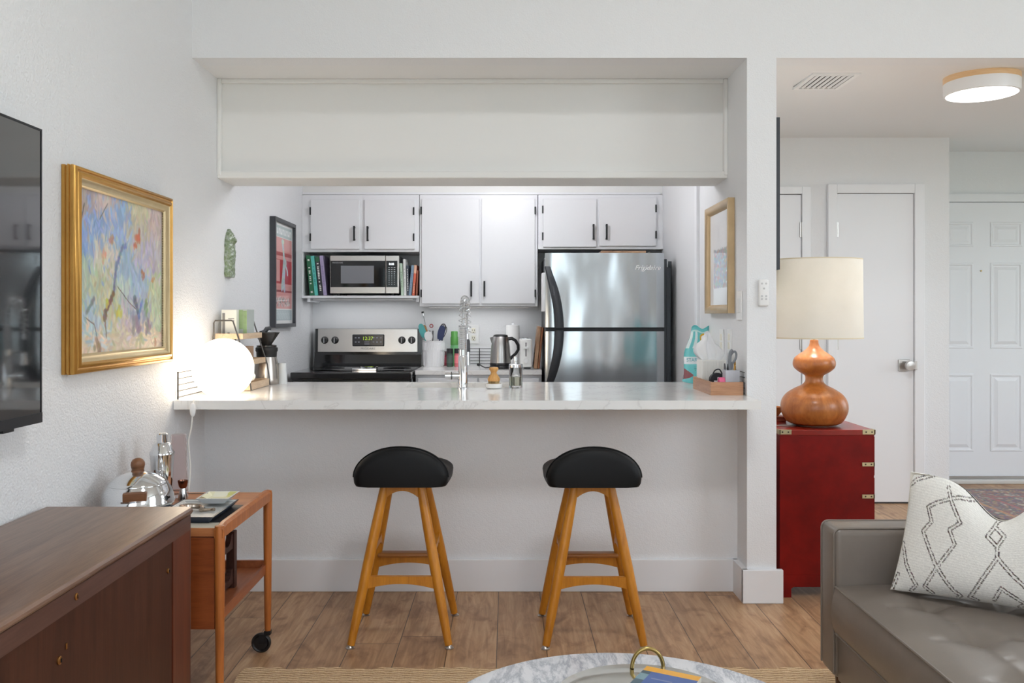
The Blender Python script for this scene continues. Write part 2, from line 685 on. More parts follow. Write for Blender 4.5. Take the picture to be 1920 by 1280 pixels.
# mouldings round the bulkhead recess
t = MB()
t.box(-1.38, -1.362, 4.19, 4.22, 1.925, 2.386, 0.004)
t.box(1.036, 1.054, 4.19, 4.22, 1.925, 2.386, 0.004)
t.box(-1.362, 1.036, 4.198, 4.22, 2.366, 2.386, 0.004)
struct('trim_1', t, SMOOTH_PAINT)
t = MB()
t.box(-1.38, 1.054, 4.195, 4.222, 1.912, 1.945, 0.004)
t.box(-1.38, 1.054, 4.222, 4.46, 1.912, 1.925)
struct('trim_2', t, SMOOTH_PAINT)
struct('trim_3', MB().box(1.036, 1.054, 4.81, 4.86, 0.905, 2.386, 0.003), TRIM)
# trim strip above the upper cabinets
struct('trim_4', MB().box(-1.375, 1.035, 5.925, 5.955, 2.072, 2.086), CABINET)


# doors of the entry
def flat_door(name, x0, x1, ztop, cas_l, cas_r, cas_top, hinge_x, knob_x=None):
    mb = MB().box(x0 + 0.003, x1 - 0.003, 5.885, 5.899, 0.012, ztop - 0.004)
    d = struct(name, mb, TRIM)
    # casing with a stepped face
    c = MB()
    for a, b in ((cas_l, x0), (x1, cas_r)):
        c.box(a, b, 5.868, 5.899, 0, cas_top, 0.003)
    c.box(x0, x1, 5.868, 5.899, ztop, cas_top, 0.003)
    obj('casing', c, TRIM, d)
    gap = MB().box(x0 + 0.001, x1 - 0.001, 5.893, 5.8992, ztop - 0.005, ztop).box(x1 - 0.004, x1, 5.893, 5.8992, 0.01, ztop).box(x0 + 0.004, x1 - 0.004, 5.888, 5.8992, 0.0, 0.012)
    obj('gap', gap, M('dark_gap', (60, 58, 58), 0.8), d)
    for hz in (1.83, 1.08, 0.3):
        h = MB().box(hinge_x - 0.012, hinge_x + 0.012, 5.877, 5.886, hz - 0.05, hz + 0.05).lathe([(0.006, -0.05), (0.006, 0.05)], (hinge_x, 5.876, hz), 10)
        obj('hinge', h, STEEL, d, label='satin steel hinge')
    if knob_x:
        kz = 0.925
        kb = MB().box(knob_x - 0.055, knob_x + 0.022, 5.874, 5.885, kz - 0.038, kz + 0.038, 0.002)
        kp = obj('knob_plate', kb, STEEL, d, label='square satin steel knob plate')
        kk = MB().lathe([(0.012, 0), (0.012, -0.03), (0.03, -0.036), (0.034, -0.05), (0.03, -0.062), (0.0, -0.064)], (knob_x, 5.875, kz), 28, axis='y')
        obj('knob', kk, STEEL, kp, True)
        lt = MB().box(x1 - 0.006, x1 + 0.014, 5.862, 5.872, kz - 0.028, kz + 0.028, 0.002)
        obj('strike_plate', lt, STEEL, d)
    return d


d1 = flat_door('door_1', 1.36, 1.972, 2.068, 1.30, 2.03, 2.118, 1.972)
tag(d1, 'flat white interior door half hidden behind the lamp, beside the column', 'door')
d2 = flat_door('door_2', 2.205, 2.723, 2.074, 2.145, 2.789, 2.135, 2.205, 2.672)
tag(d2, 'narrow flat white closet door with square steel knob plate', 'door')
# six panel front door
mb = MB()
DX0, DX1, DZ1, DY = 3.16, 3.99, 2.108, 6.648
cols = ((PX(1764, DY), PX(1822, DY)), (PX(1853, DY), PX(1913, DY)))
rows = ((PZ(463, DY), PZ(417, DY)), (PZ(653, DY), PZ(493, DY)), (PZ(845, DY), PZ(700, DY)))
mb.box(DX0, DX1, DY - 0.024, DY, 0.03, DZ1)
d3 = struct('door_3', mb, TRIM)
tag(d3, 'white six panel front door at the end of the entry', 'door')
for (a, b) in cols:
    for (c, d) in rows:
        fn = lambda u, v, n, a=a, c=c: (a + u, DY - 0.024 - n, c + v)
        p = MB().frame(fn, b - a, d - c, [(0, 0.0), (0.004, 0.006), (0.014, 0.006), (0.022, -0.0005)])
        w, h = b - a, d - c
        if min(w, h) > 0.08:
            p.frame(fn, w, h, [(0.032, 0.0), (0.055, 0.008), (0.056, 0.008)])
            p.box(a + 0.056, b - 0.056, DY - 0.032, DY - 0.02, c + 0.056, d - 0.056)
        obj('door_panel', p, TRIM, d3)
obj('peephole', MB().lathe([(0.006, 0), (0.006, -0.03)], (PX(1836, DY), DY, PZ(508, DY)), 12, axis='y'), BRASS, d3, True)
c = MB().box(DX0 - 0.07, DX0, DY - 0.032, DY + 0.0015, 0, DZ1 + 0.065, 0.003).box(DX1, DX1 + 0.07, DY - 0.032, DY + 0.0015, 0, DZ1 + 0.065, 0.003).box(DX0, DX1, DY - 0.032, DY + 0.0015, DZ1 + 0.004, DZ1 + 0.065, 0.003)
obj('casing', c, TRIM, d3)
obj('door_sweep', MB().box(DX0, DX1, DY - 0.034, DY - 0.02, 0.032, 0.05), STEEL, d3)
obj('threshold', MB().box(DX0 - 0.07, DX1 + 0.07, DY - 0.09, DY, 0.0, 0.03, 0.006), M('pale_threshold', (205, 203, 198), 0.4), d3)

# ------------------------------------------------------------------ peninsula counter, sink, faucet
CT, CB = 0.905, 0.868
SX0, SX1, SY0, SY1 = -0.50, 0.03, 4.29, 4.615
mb = MB()
mb.box(-1.378, SX0, 3.64, 4.66, CB, CT).box(SX1, 1.0525, 3.64, 4.66, CB, CT).box(SX0, SX1, 3.64, SY0, CB, CT).box(SX0, SX1, SY1, 4.66, CB, CT)
ct = thing('peninsula_counter', 'long white quartz breakfast bar counter with an undermount sink', 'counter', (-0.16, 4.15, CB))
bmesh.ops.remove_doubles(mb.bm, verts=mb.bm.verts, dist=1e-5)
obj('worktop', mb, QUARTZ, ct)
mb = MB()
sk = [(SX0 - 0.01, SY0 - 0.01), (SX1 + 0.01, SY0 - 0.01), (SX1 + 0.01, SY1 + 0.01), (SX0 - 0.01, SY1 + 0.01)]
mb.rings([[(x, y, z) for x, y in sk] for z in (CB, 0.70)], cap0=False)
mb.rings([[(x, y, z) for x, y in [(SX0 - 0.02, SY0 - 0.02), (SX1 + 0.02, SY0 - 0.02), (SX1 + 0.02, SY1 + 0.02), (SX0 - 0.02, SY1 + 0.02)]] for z in (CB, 0.69)], cap0=False)
obj('sink_basin', mb, M('white_fireclay', (214, 208, 200), 0.25), ct, label='white undermount sink basin')
obj('sink_cabinet', MB().box(-1.378, 1.05, 4.141, 4.62, 0.1, 0.66).box(-1.378, 1.05, 4.141, 4.56, 0.0, 0.1).box(-1.378, SX0 - 0.03, 4.141, 4.62, 0.66, CB - 0.001).box(SX1 + 0.03, 1.05, 4.141, 4.62, 0.66, CB - 0.001), CABINET, ct)

# faucet with an open spring arch
fx, fy = -0.211, 4.245
f = thing('spring_faucet', 'tall chrome spring faucet standing at the front rim of the sink', 'faucet', (fx, fy, CT))
obj('base', MB().lathe([(0.03, 0.0005), (0.03, 0.004), (0.0235, 0.007), (0.0225, 0.155), (0.02, 0.158), (0.0, 0.158)], (fx, fy, CT), 28), CHROME, f, True)
lv = MB().lathe([(0.0175, -0.015), (0.0175, -0.05), (0.015, -0.052), (0.015, -0.056), (0.019, -0.057), (0.019, -0.085), (0.0, -0.086)], (fx, fy, CT + 0.062), 20, axis='x')
obj('lever', lv, CHROME, f, True)
obj('ring', MB().lathe([(0.0192, -0.0535), (0.0192, -0.0565)], (fx, fy, CT + 0.062), 20, axis='x'), BLACK_PLASTIC, f)
# inner tube rising and arching back over the basin
path = [(fx, fy, CT + 0.155 + 0.16 * i / 6) for i in range(7)]
for i in range(1, 17):
    a = PI * i / 16
    path.append((fx + 0.012 * i / 16, fy + 0.085 - 0.085 * math.cos(a), CT + 0.315 + 0.115 * math.sin(a)))
for i in range(1, 4):
    path.append((fx + 0.012, fy + 0.17, CT + 0.315 - 0.02 * i))
obj('hose', MB().tube(path, 0.0062, 10), M('grey_hose', (190, 192, 194), 0.35, 0.6), f, True)
# tight coil round the straight riser
coil = []
for i in range(0, 24 * 12 + 1):
    a = 2 * PI * i / 12
    coil.append((fx + 0.0175 * math.cos(a), fy + 0.0175 * math.sin(a), CT + 0.165 + 0.135 * i / (24 * 12)))
obj('riser_coil', MB().tube(coil, 0.0027, 5), CHROME, f, True)
coil = []
P = [Vector(p) for p in path[5:]]
L = [0]
for a, b in zip(P, P[1:]):
    L.append(L[-1] + (b - a).length)
turns = 15
for i in range(turns * 12 + 1):
    s = L[-1] * 0.97 * i / (turns * 12)
    j = max(0, min(len(L) - 2, next((q for q in range(len(L) - 1) if L[q + 1] >= s), len(L) - 2)))
    tt = (s - L[j]) / max(1e-9, L[j + 1] - L[j])
    p = P[j].lerp(P[j + 1], tt)
    tg = (P[min(j + 2, len(P) - 1)] - P[max(j - 1, 0)]).normalized()
    n1 = Vector((1, 0, 0))
    n2 = tg.cross(n1).normalized()
    a = 2 * PI * i / 12
    coil.append(p + 0.020 * (n1 * math.cos(a) + n2 * math.sin(a)))
obj('spring', MB().tube(coil, 0.0021, 6), CHROME, f, True)
obj('collar', MB().lathe([(0.0, 0.235), (0.0215, 0.235), (0.0215, 0.262), (0.0, 0.262)], (fx, fy, CT - 0.075), 20), CHROME, f, True)
hx, hy = fx + 0.012, fy + 0.17
obj('spray_head', MB().lathe([(0.009, 0.26), (0.011, 0.22), (0.013, 0.205), (0.016, 0.13), (0.018, 0.105), (0.0, 0.104)], (hx, hy, CT), 20), CHROME, f, True)
obj('spray_grip', MB().lathe([(0.0095, 0.235), (0.0145, 0.225), (0.0165, 0.17), (0.0, 0.169)], (hx, hy, CT), 20), M('dark_grey_rubber', (66, 68, 72), 0.5), f, True)
obj('dock_arm', MB().tube([(fx, fy, CT + 0.17), (hx - 0.003, hy - 0.015, CT + 0.17)], 0.005, 8), CHROME, f, True)

# dish brush in its dish
bx, by = PX(926, 4.27), 4.25
t = thing('brush_dish', 'small white round dish under the wooden dish brush', 'dish', (bx, by, CT))
obj('dish', MB().lathe([(0.02, 0.0), (0.036, 0.002), (0.041, 0.010), (0.042, 0.023), (0.037, 0.025), (0.034, 0.013), (0.0, 0.012)], (bx, by, CT), 32), M('white_ceramic', (238, 238, 236), 0.2), t, True)
t = thing('dish_brush', 'round wooden dish brush with a knob grip, beside the faucet', 'brush', (bx, by, CT + 0.014))
obj('grip', MB().lathe([(0.029, 0.036), (0.03, 0.046), (0.026, 0.056), (0.015, 0.07), (0.0135, 0.078), (0.02, 0.088), (0.024, 0.094), (0.02, 0.102), (0.0, 0.104)], (bx, by, CT), 28), WOOD('honey_beech', (188, 132, 66), (222, 172, 104), (6, 6, 1), 8), t, True)
br = MB()
for i in range(70):
    a, r = random.random() * 2 * PI, 0.026 * math.sqrt(random.random())
    br.tube([(bx + r * math.cos(a), by + r * math.sin(a), CT + 0.016), (bx + r * 1.08 * math.cos(a), by + r * 1.08 * math.sin(a), CT + 0.037)], 0.0016, 4)
obj('bristles', br, M('tan_bristles', (196, 170, 120), 0.7), t)
# glass soap dispenser
sx, sy = PX(967, 4.28), 4.28
t = thing('soap_dispenser', 'clear glass soap dispenser with chrome pump, right of the dish brush', 'dispenser', (sx, sy, CT))
obj('bottle', MB().lathe([(0.0, 0.0), (0.031, 0.0), (0.033, 0.004), (0.033, 0.1), (0.030, 0.1), (0.030, 0.012), (0.0, 0.012)], (sx, sy, CT), 32), M('clear_glass', (252, 253, 253), 0.02, trans=1.0, ior=1.12), t, True)
obj('soap', MB().lathe([(0.0, 0.0125), (0.0295, 0.0125), (0.0295, 0.055), (0.0, 0.055)], (sx, sy, CT), 24), M('pale_soap', (238, 238, 214), 0.1, trans=0.85), t, True)
obj('cap', MB().lathe([(0.0, 0.1), (0.034, 0.1), (0.034, 0.114), (0.03, 0.117), (0.0, 0.117)], (sx, sy, CT), 28), CHROME, t, True)
obj('pump', MB().lathe([(0.0, 0.117), (0.0075, 0.117), (0.0075, 0.128), (0.0105, 0.13), (0.0105, 0.152), (0.0, 0.153)], (sx, sy, CT), 20).tube([(sx, sy, CT + 0.146), (sx - 0.01, sy + 0.03, CT + 0.144)], 0.004, 8), CHROME, t, True)

# ------------------------------------------------------------------ kitchen back run
KY = 5.66
kb = thing('base_cabinet', 'white base cabinet and drawers under the back counter', 'cabinet', (-0.19, 5.97, 0))
obj('body', MB().box(-0.588, 0.225, 5.69, 6.268, 0.0, 0.874), CABINET, kb)
for a, b in ((-0.575, -0.19), (-0.18, 0.21)):
    dr = obj('drawer', MB().box(a, b, 5.672, 5.69, 0.72, 0.852, 0.003), CABINET, kb)
    obj('handle', MB().box((a + b) / 2 - 0.06, (a + b) / 2 + 0.06, 5.645, 5.655, 0.78, 0.79).box((a + b) / 2 - 0.055, (a + b) / 2 - 0.047, 5.655, 5.672, 0.78, 0.79).box((a + b) / 2 + 0.047, (a + b) / 2 + 0.055, 5.655, 5.672, 0.78, 0.79), BLACK_METAL, dr)
    obj('door', MB().box(a, b, 5.672, 5.69, 0.1, 0.70, 0.003), CABINET, kb)
tag(obj('back_counter', MB().box(-0.59, 0.226, KY, 6.268, 0.875, 0.905, 0.002), QUARTZ), 'white quartz worktop between the stove and the refrigerator', 'counter')


def upper(name, label, x0, x1, z0, doors, hinges, handles, shelf=None):
    """Upper cabinet; doors (x0, x1, z0, z1), handles (x, z0, z1) one per door, hinges (x, z)."""
    u = thing(name, label, 'cabinet', ((x0 + x1) / 2, 6.1, shelf[0] if shelf else z0))
    e0 = -1.3795 if x0 < -1.3 else x0
    e1 = 1.0535 if x1 > 1.0 else x1
    body = MB().box(e0, e1, 5.93, 6.268, z0, 2.071, 0.002)
    if shelf:
        body.box(e0, e0 + 0.008, 5.94, 6.268, shelf[1], z0)
        body.box(e0 + 0.008, x1, 6.255, 6.268, shelf[1], z0)
    obj('body', body, CABINET, u)
    if shelf:
        s = MB().box(e0, x1, 5.925, 6.268, shelf[0] + 0.004, shelf[1], 0.002).box(x0, x0 + 0.02, 5.94, 6.25, shelf[0] - 0.02, shelf[0] + 0.004).box(x1 - 0.02, x1, 5.94, 6.25, shelf[0] - 0.02, shelf[0] + 0.004)
        obj('open_shelf', s, CABINET, u)
    for (a, b, c, d), hs, hd in zip(doors, hinges, handles):
        dr = obj('door', MB().box(a, b, 5.911, 5.93, c, d, 0.002), CABINET, u)
        hx_, h0, h1 = hd
        obj('handle', MB().box(hx_ - 0.006, hx_ + 0.006, 5.880, 5.889, h0, h1, 0.001).box(hx_ - 0.005, hx_ + 0.005, 5.889, 5.911, h0 + 0.004, h0 + 0.013).box(hx_ - 0.005, hx_ + 0.005, 5.889, 5.911, h1 - 0.013, h1 - 0.004), BLACK_METAL, dr, label='black bar handle')
        for (gx, gz) in hs:
            h = MB().box(gx - 0.005, gx + 0.005, 5.903, 5.911, gz - 0.026, gz + 0.026, 0.002)
            obj('hinge', h, BLACK_METAL, dr, label='black hinge')
    return u


q = lambda px: PX(px, 5.92)
z_ = lambda py: PZ(py, 5.92)
upper('upper_cabinet', 'white upper cabinet over the microwave, with an open shelf below', q(575), q(785.5), z_(472),
      [(q(583), q(674), z_(467), z_(374)), (q(684), q(778), z_(467), z_(374))],
      [[(q(582.5), z_(396)), (q(582.5), z_(445))], [(q(776), z_(396)), (q(776), z_(445))]],
      [(q(665.5), z_(452), z_(424.5)), (q(690.5), z_(453), z_(425))], (z_(560), z_(554)))
upper('upper_cabinet', 'tall white double door cabinet in the middle of the wall', q(786.5), q(1008), z_(574),
      [(q(791), q(899), z_(569), z_(373)), (q(903), q(1003), z_(569), z_(373))],
      [[(q(790), z_(395)), (q(790), z_(550))], [(q(1003.5), z_(395)), (q(1003.5), z_(550))]],
      [(q(884), z_(556), z_(527)), (q(908.5), z_(556), z_(527))])
upper('upper_cabinet', 'white upper cabinet over the refrigerator', q(1009), q(1237), z_(467),
      [(q(1018), q(1118), z_(463), z_(373)), (q(1123), q(1230), z_(461), z_(370.5))],
      [[(q(1017.5), z_(393)), (q(1017.5), z_(443))], [(q(1229.5), z_(391)), (q(1229.5), z_(440))]],
      [(q(1112), z_(450), z_(421)), (q(1136.5), z_(450), z_(421))])

# ---- stove
S0, S1 = -1.352, -0.598
st = thing('kitchen_range', 'black and stainless kitchen range against the left wall', 'stove', (-0.975, 5.85, 0))
obj('body', MB().box(S0, S1, 5.53, 6.262, 0.0, 0.86), GLOSS_BLACK, st)
obj('oven_door', MB().box(S0 + 0.01, S1 - 0.01, 5.50, 5.53, 0.18, 0.845, 0.006), M('oven_steel', (176, 174, 172), 0.3, 1.0), st)
obj('oven_handle', MB().tube([(S0 + 0.05, 5.455, 0.832), (S1 - 0.05, 5.455, 0.832)], 0.012, 12).box(S0 + 0.06, S0 + 0.08, 5.455, 5.50, 0.824, 0.84).box(S1 - 0.08, S1 - 0.06, 5.455, 5.50, 0.824, 0.84), STEEL, st, True)
ck = MB().box(S0, S1, 5.49, 6.14, 0.858, 0.902, 0.008, 3)
obj('cooktop', ck, GLOSS_BLACK, st)
for (bx_, by_, r) in ((-1.17, 5.68, 0.095), (-0.735, 5.68, 0.075), (-1.17, 5.95, 0.075), (-0.74, 5.95, 0.095)):
    obj('burner', MB().lathe([(r, 0.0), (r, 0.0012), (r - 0.004, 0.0014), (r - 0.004, 0.0)], (bx_, by_, 0.902), 36), M('grey_burner_ring', (60, 60, 62), 0.3), st)
# sloped black riser and the steel control panel
B0, B1 = S0 + 0.012, S1 + 0.004
bg = MB().prism([(6.10, 0.9), (6.12, 0.925), (6.135, 0.985), (6.135, 1.0), (6.16, 1.0), (6.165, 1.165), (6.26, 1.165), (6.26, 0.9)], 'x', B0, B1)
obj('backguard', bg, GLOSS_BLACK, st)
PA0, PA1 = PX(597, 6.15), PX(783, 6.15)
pl = MB().prism([(6.130, 1.005), (6.140, 1.162), (6.16, 1.167), (6.16, 1.005)], 'x', PA0, PA1)
obj('control_panel', pl, STEEL, st, label='brushed steel control panel')
CZ = 1.09


def py_at(z):
    return 6.130 + (z - 1.005) / 0.157 * 0.010


dx0, dx1 = PX(661, 6.14), PX(721, 6.14)
ds = MB().box(dx0, dx1, py_at(CZ) - 0.008, py_at(CZ) + 0.004, PZ(649, 6.14), PZ(626.5, 6.14), 0.007, 4)
dsp = obj('display', ds, M('dark_display', (40, 42, 48), 0.2), st, label='dark rounded display panel')
text('clock_digits', '12:37', 0.034, (PX(689.5, 6.13), py_at(CZ) - 0.0085, PZ(634.5, 6.13)), (PI / 2, 0, 0), M('green_digits', (190, 230, 60), 0.5, emit=((190, 220, 80), 0.35)), dsp)
mk = MB()
for gx in (667, 673, 700.5, 707, 714):
    for gz in (633, 641):
        x, z = PX(gx, 6.13), PZ(gz, 6.13)
        mk.box(x - 0.006, x + 0.006, py_at(CZ) - 0.0087, py_at(CZ) - 0.008, z - 0.004, z + 0.004)
for i in range(3):
    x, z = PX(688, 6.13), PZ(640.5 + i * 2.6, 6.13)
    mk.box(x - 0.018, x + 0.018, py_at(CZ) - 0.0087, py_at(CZ) - 0.008, z - 0.0018, z + 0.0018)
obj('button_lettering', mk, M('grey_marks', (130, 134, 144), 0.5), dsp)
text('brand_lettering', 'FRIGIDAIRE', 0.02, (PX(690, 6.13), py_at(1.03) - 0.0008, PZ(653.5, 6.13)), (PI / 2, 0, 0), M('dark_lettering', (90, 84, 80), 0.5), st)
for kx in (608.5, 628, 753.5, 772):
    x, z = PX(kx, 6.13), PZ(637.5, 6.13)
    kn = obj('knob', MB().lathe([(0.026, 0), (0.024, -0.006), (0.019, -0.012), (0.017, -0.028), (0.0, -0.029)], (x, py_at(z), z), 24, axis='y'), BLACK_PLASTIC, st, True)
    obj('pointer', MB().box(x - 0.003, x + 0.003, py_at(z) - 0.036, py_at(z) - 0.028, z - 0.018, z + 0.018), M('knob_pointer', (170, 170, 172), 0.4), kn)
# spoon rest with a steel rim
rx, ry = PX(686, 5.72), 5.72
t = thing('spoon_rest', 'flat shiny spoon rest lying on the black cooktop', 'spoon rest', (rx, ry, 0.902))
obj('tray', MB().box(rx - 0.08, rx + 0.075, ry - 0.05, ry + 0.06, 0.9025, 0.908, 0.002).box(rx - 0.08, rx + 0.075, ry - 0.055, ry - 0.048, 0.9025, 0.916, 0.002), CHROME, t)
obj('bowl', MB().lathe([(0.0, 0.012), (0.045, 0.014), (0.062, 0.022), (0.065, 0.022), (0.05, 0.008), (0.0, 0.006)], (rx + 0.02, ry + 0.01, 0.902), 28), CHROME, t, True)

# ---- microwave and books on the open shelf
SHZ = z_(554)
mx0, mx1, mzb, mzt = PX(619, 5.92), PX(748.5, 5.92), SHZ + 0.014, PZ(479, 5.92)
mw = thing('microwave', 'stainless microwave with a dark window between the cookbooks', 'microwave', ((mx0 + mx1) / 2, 6.06, SHZ))
obj('body', MB().box(mx0 + 0.004, mx1 - 0.004, 5.935, 6.245, mzb, mzt, 0.004), M('grey_casing', (120, 120, 122), 0.4, 0.6), mw)
xs = PX(722.5, 5.91)
db = PZ(538, 5.91)
dt = PZ(488.5, 5.91)
obj('door', MB().box(mx0, xs - 0.001, 5.915, 5.936, mzb, mzt, 0.003), STEEL, mw)
obj('door_glass', MB().box(mx0 + 0.004, xs - 0.001, 5.9125, 5.92, db, dt, 0.001), M('black_glass', (16, 17, 20), 0.06), mw)
obj('window_screen', MB().box(PX(639, 5.91), PX(701, 5.91), 5.9105, 5.915, PZ(531, 5.91), PZ(498, 5.91)), M('grey_window_screen', (120, 122, 128), 0.12), mw)
pan = obj('control_panel', MB().box(xs + 0.001, mx1, 5.915, 5.936, mzb, mzt, 0.003), STEEL, mw)
pg = obj('keypad', MB().box(PX(724, 5.91), PX(745, 5.91), 5.912, 5.92, db, dt, 0.001), M('black_glass', (16, 17, 20), 0.06), pan)
text('clock_digits', '8:08', 0.02, (PX(734, 5.91), 5.9115, PZ(495, 5.91)), (PI / 2, 0, 0), M('white_digits', (240, 248, 255), 0.5, emit=((235, 245, 255), 2.0)), pg)
mk = MB()
for j in range(9):
    for i in range(3):
        x, z = PX(729.5 + i * 5, 5.91), PZ(501.5 + j * 3.9, 5.91)
        s = 0.0035 if j > 2 else 0.0055
        mk.box(x - s, x + s, 5.9112, 5.9122, z - 0.002, z + 0.002)
obj('button_lettering', mk, M('light_marks', (190, 192, 196), 0.5), pg)
text('brand_lettering', 'FRIGIDAIRE', 0.014, (PX(633, 5.91), 5.912, PZ(492.5, 5.91)), (PI / 2, 0, 0), M('grey_lettering', (150, 150, 154), 0.5), mw)
ft = MB()
for x in (mx0 + 0.05, mx1 - 0.05):
    ft.lathe([(0.014, 0.0006), (0.014, 0.0145)], (x, 5.97, SHZ), 12).lathe([(0.014, 0.0006), (0.014, 0.0145)], (x, 6.2, SHZ), 12)
    obj('foot', ft, BLACK_PLASTIC, mw)
    ft = MB()


def book(name, label, x, w, h, d, col, tilt, group, y=5.945, mark=(232, 232, 226), marks=((0.25, 0.75),), band=None):
    """Upright book, spine to the room, tilted about its foot."""
    b = thing(name, label, 'book', (x, y + d / 2, SHZ + 0.001 + max(0, w * math.sin(tilt))), group, local=True)
    b.rotation_euler = (0, tilt, 0)
    cov = MB().box(0, w, -d / 2, d / 2, 0, h, 0.0012)
    obj('cover', cov, M('cover_%d_%d_%d' % col, col, 0.45), b)
    obj('pages', MB().box(0.003, w - 0.003, -d / 2 + 0.004, d / 2 + 0.0012, 0.004, h + 0.0006), M('book_pages', (235, 230, 218), 0.8), b)
    if marks:
        t_ = MB()
        for a, c in marks:
            n = max(2, int((c - a) * h / 0.011))
            for i in range(n):
                if random.random() < 0.85:
                    z0 = h * a + (c - a) * h * i / n
                    t_.box(w * 0.28, w * (0.62 + 0.12 * random.random()), -d / 2 - 0.0006, -d / 2 + 0.0004, z0, z0 + 0.006 + 0.003 * random.random())
        obj('spine_lettering', t_, M('mark_%d_%d_%d' % mark, mark, 0.5), b)
    if band:
        obj('band', MB().box(-0.0003, w + 0.0003, -d / 2 - 0.0005, -d / 2 + 0.0003, h * band[0], h * band[1]), M('band_%d_%d_%d' % band[2], band[2], 0.5), b)
    return b


G1, G2 = 'cookbooks left of the microwave', 'cookbooks right of the microwave'
S = 5.945 / 1650
book('cookbook', 'thick dark green cookbook with pale spine lettering against the left wall', PX(581, 5.945), 0.030, 0.272, 0.2, (38, 104, 70), -0.10, G1, marks=((0.28, 0.72), (0.86, 0.9), (0.06, 0.1)))
book('cookbook', 'turquoise cookbook second from the left wall', PX(590, 5.945), 0.024, 0.268, 0.19, (92, 190, 180), -0.105, G1, mark=(60, 140, 140))
book('cookbook', 'near black cookbook with white spine lettering between turquoise and lilac books', PX(598.5, 5.945), 0.026, 0.262, 0.19, (52, 52, 60), -0.11, G1, marks=((0.12, 0.85),), band=(0.87, 1.0, (40, 90, 60)))
book('cookbook', 'pale lilac cookbook standing next to the microwave', PX(606.5, 5.945), 0.024, 0.270, 0.2, (168, 156, 190), -0.105, G1, mark=(140, 128, 166))
book('cookbook', 'pale green thin book right beside the microwave', PX(752, 5.945), 0.018, 0.218, 0.17, (196, 216, 196), -0.05, G2, mark=(150, 176, 150))
book('cookbook', 'tall white thin book right of the pale green one', PX(757.5, 5.945), 0.017, 0.246, 0.19, (226, 228, 226), -0.03, G2, mark=(190, 192, 190))
book('cookbook', 'dark slate thin book with white spine lettering, right of the white one', PX(763.0, 5.945), 0.014, 0.205, 0.17, (66, 74, 84), -0.02, G2, marks=((0.1, 0.9),))
book('cookbook', 'dusty blue thin book leaning right', PX(766.2, 5.945), 0.018, 0.205, 0.17, (122, 146, 168), 0.095, G2, mark=(96, 118, 142))
book('cookbook', 'orange red book with a cream band, left of the end book', PX(772.6, 5.945), 0.017, 0.207, 0.17, (206, 98, 72), 0.075, G2, mark=(230, 190, 160), marks=((0.08, 0.4),), band=(0.72, 1.0, (222, 176, 150)))
book('cookbook', 'brown orange book at the right end of the shelf', PX(779.6, 5.945), 0.010, 0.17, 0.16, (156, 88, 66), 0.045, G2, marks=None)

# ---- refrigerator
FX0, FX1, FY = PX(1022.5, 5.41), PX(1246, 5.41), 5.41
FT = PZ(474, 5.41)
FG0, FG1 = PZ(621, 5.41), PZ(613.5, 5.41)
fr = thing('refrigerator', 'stainless top freezer refrigerator with a black bow handle', 'refrigerator', ((FX0 + FX1) / 2, 5.8, 0))
obj('cabinet', MB().box(FX0 + 0.008, FX1 - 0.004, FY + 0.075, 6.2, 0.03, FT - 0.012).box(FX0 + 0.03, FX1 - 0.03, FY + 0.1, 6.15, 0.0, 0.03), M('charcoal_fridge_side', (52, 54, 58), 0.45), fr)


def fridge_door(name, z0, z1):
    # slightly bowed front with rounded vertical edges
    n, rings = 28, []
    out = []
    W = FX1 - FX0
    for i in range(n + 1):
        u = i / n
        e = min(u, 1 - u) * W
        y = FY + (0.012 * max(0, 1 - e / 0.014) ** 2) - 0.006 * (1 - (2 * u - 1) ** 2)
        out.append((FX0 + u * W, y))
    out += [(FX1, FY + 0.07), (FX0, FY + 0.07)]
    return obj(name, MB().rings([[(x, y, z0) for x, y in out], [(x, y, z1) for x, y in out]]), FRIDGE_STEEL, fr, True, 35)


fz = fridge_door('freezer_door', FG1, FT)
fd = fridge_door('fridge_door', 0.06, FG0)
obj('door_gasket', MB().box(FX0 + 0.004, FX1 - 0.004, FY + 0.012, FY + 0.076, FG0 - 0.002, FG1 + 0.002), M('black_gasket', (34, 36, 40), 0.6), fr)


def bow_handle(z0, z1, sgn):
    """Half of the black bow: fixed far from the gap, bowing out to the right and towards the room."""
    pts, rr = [], []
    for i in range(25):
        t = i / 24
        s = math.sin(t * PI / 2)
        z = z0 + (z1 - z0) * t
        x = PX(1026, 5.38) + 0.072 * s
        y = FY - 0.012 - 0.05 * math.sin(min(1, t * 1.4) * PI / 2)
        pts.append((x, y, z))
    mb_ = MB()
    rings = []
    for i, (x, y, z) in enumerate(pts):
        t = i / 24
        wdt = 0.016 + 0.012 * math.sin(min(1, t * 2) * PI / 2)
        rings.append([(x - wdt, y, z), (x - wdt * 0.6, y - 0.012, z), (x + wdt * 0.6, y - 0.012, z), (x + wdt, y, z), (x + wdt * 0.7, y + 0.012, z), (x - wdt * 0.7, y + 0.012, z)])
    return mb_.rings(rings)


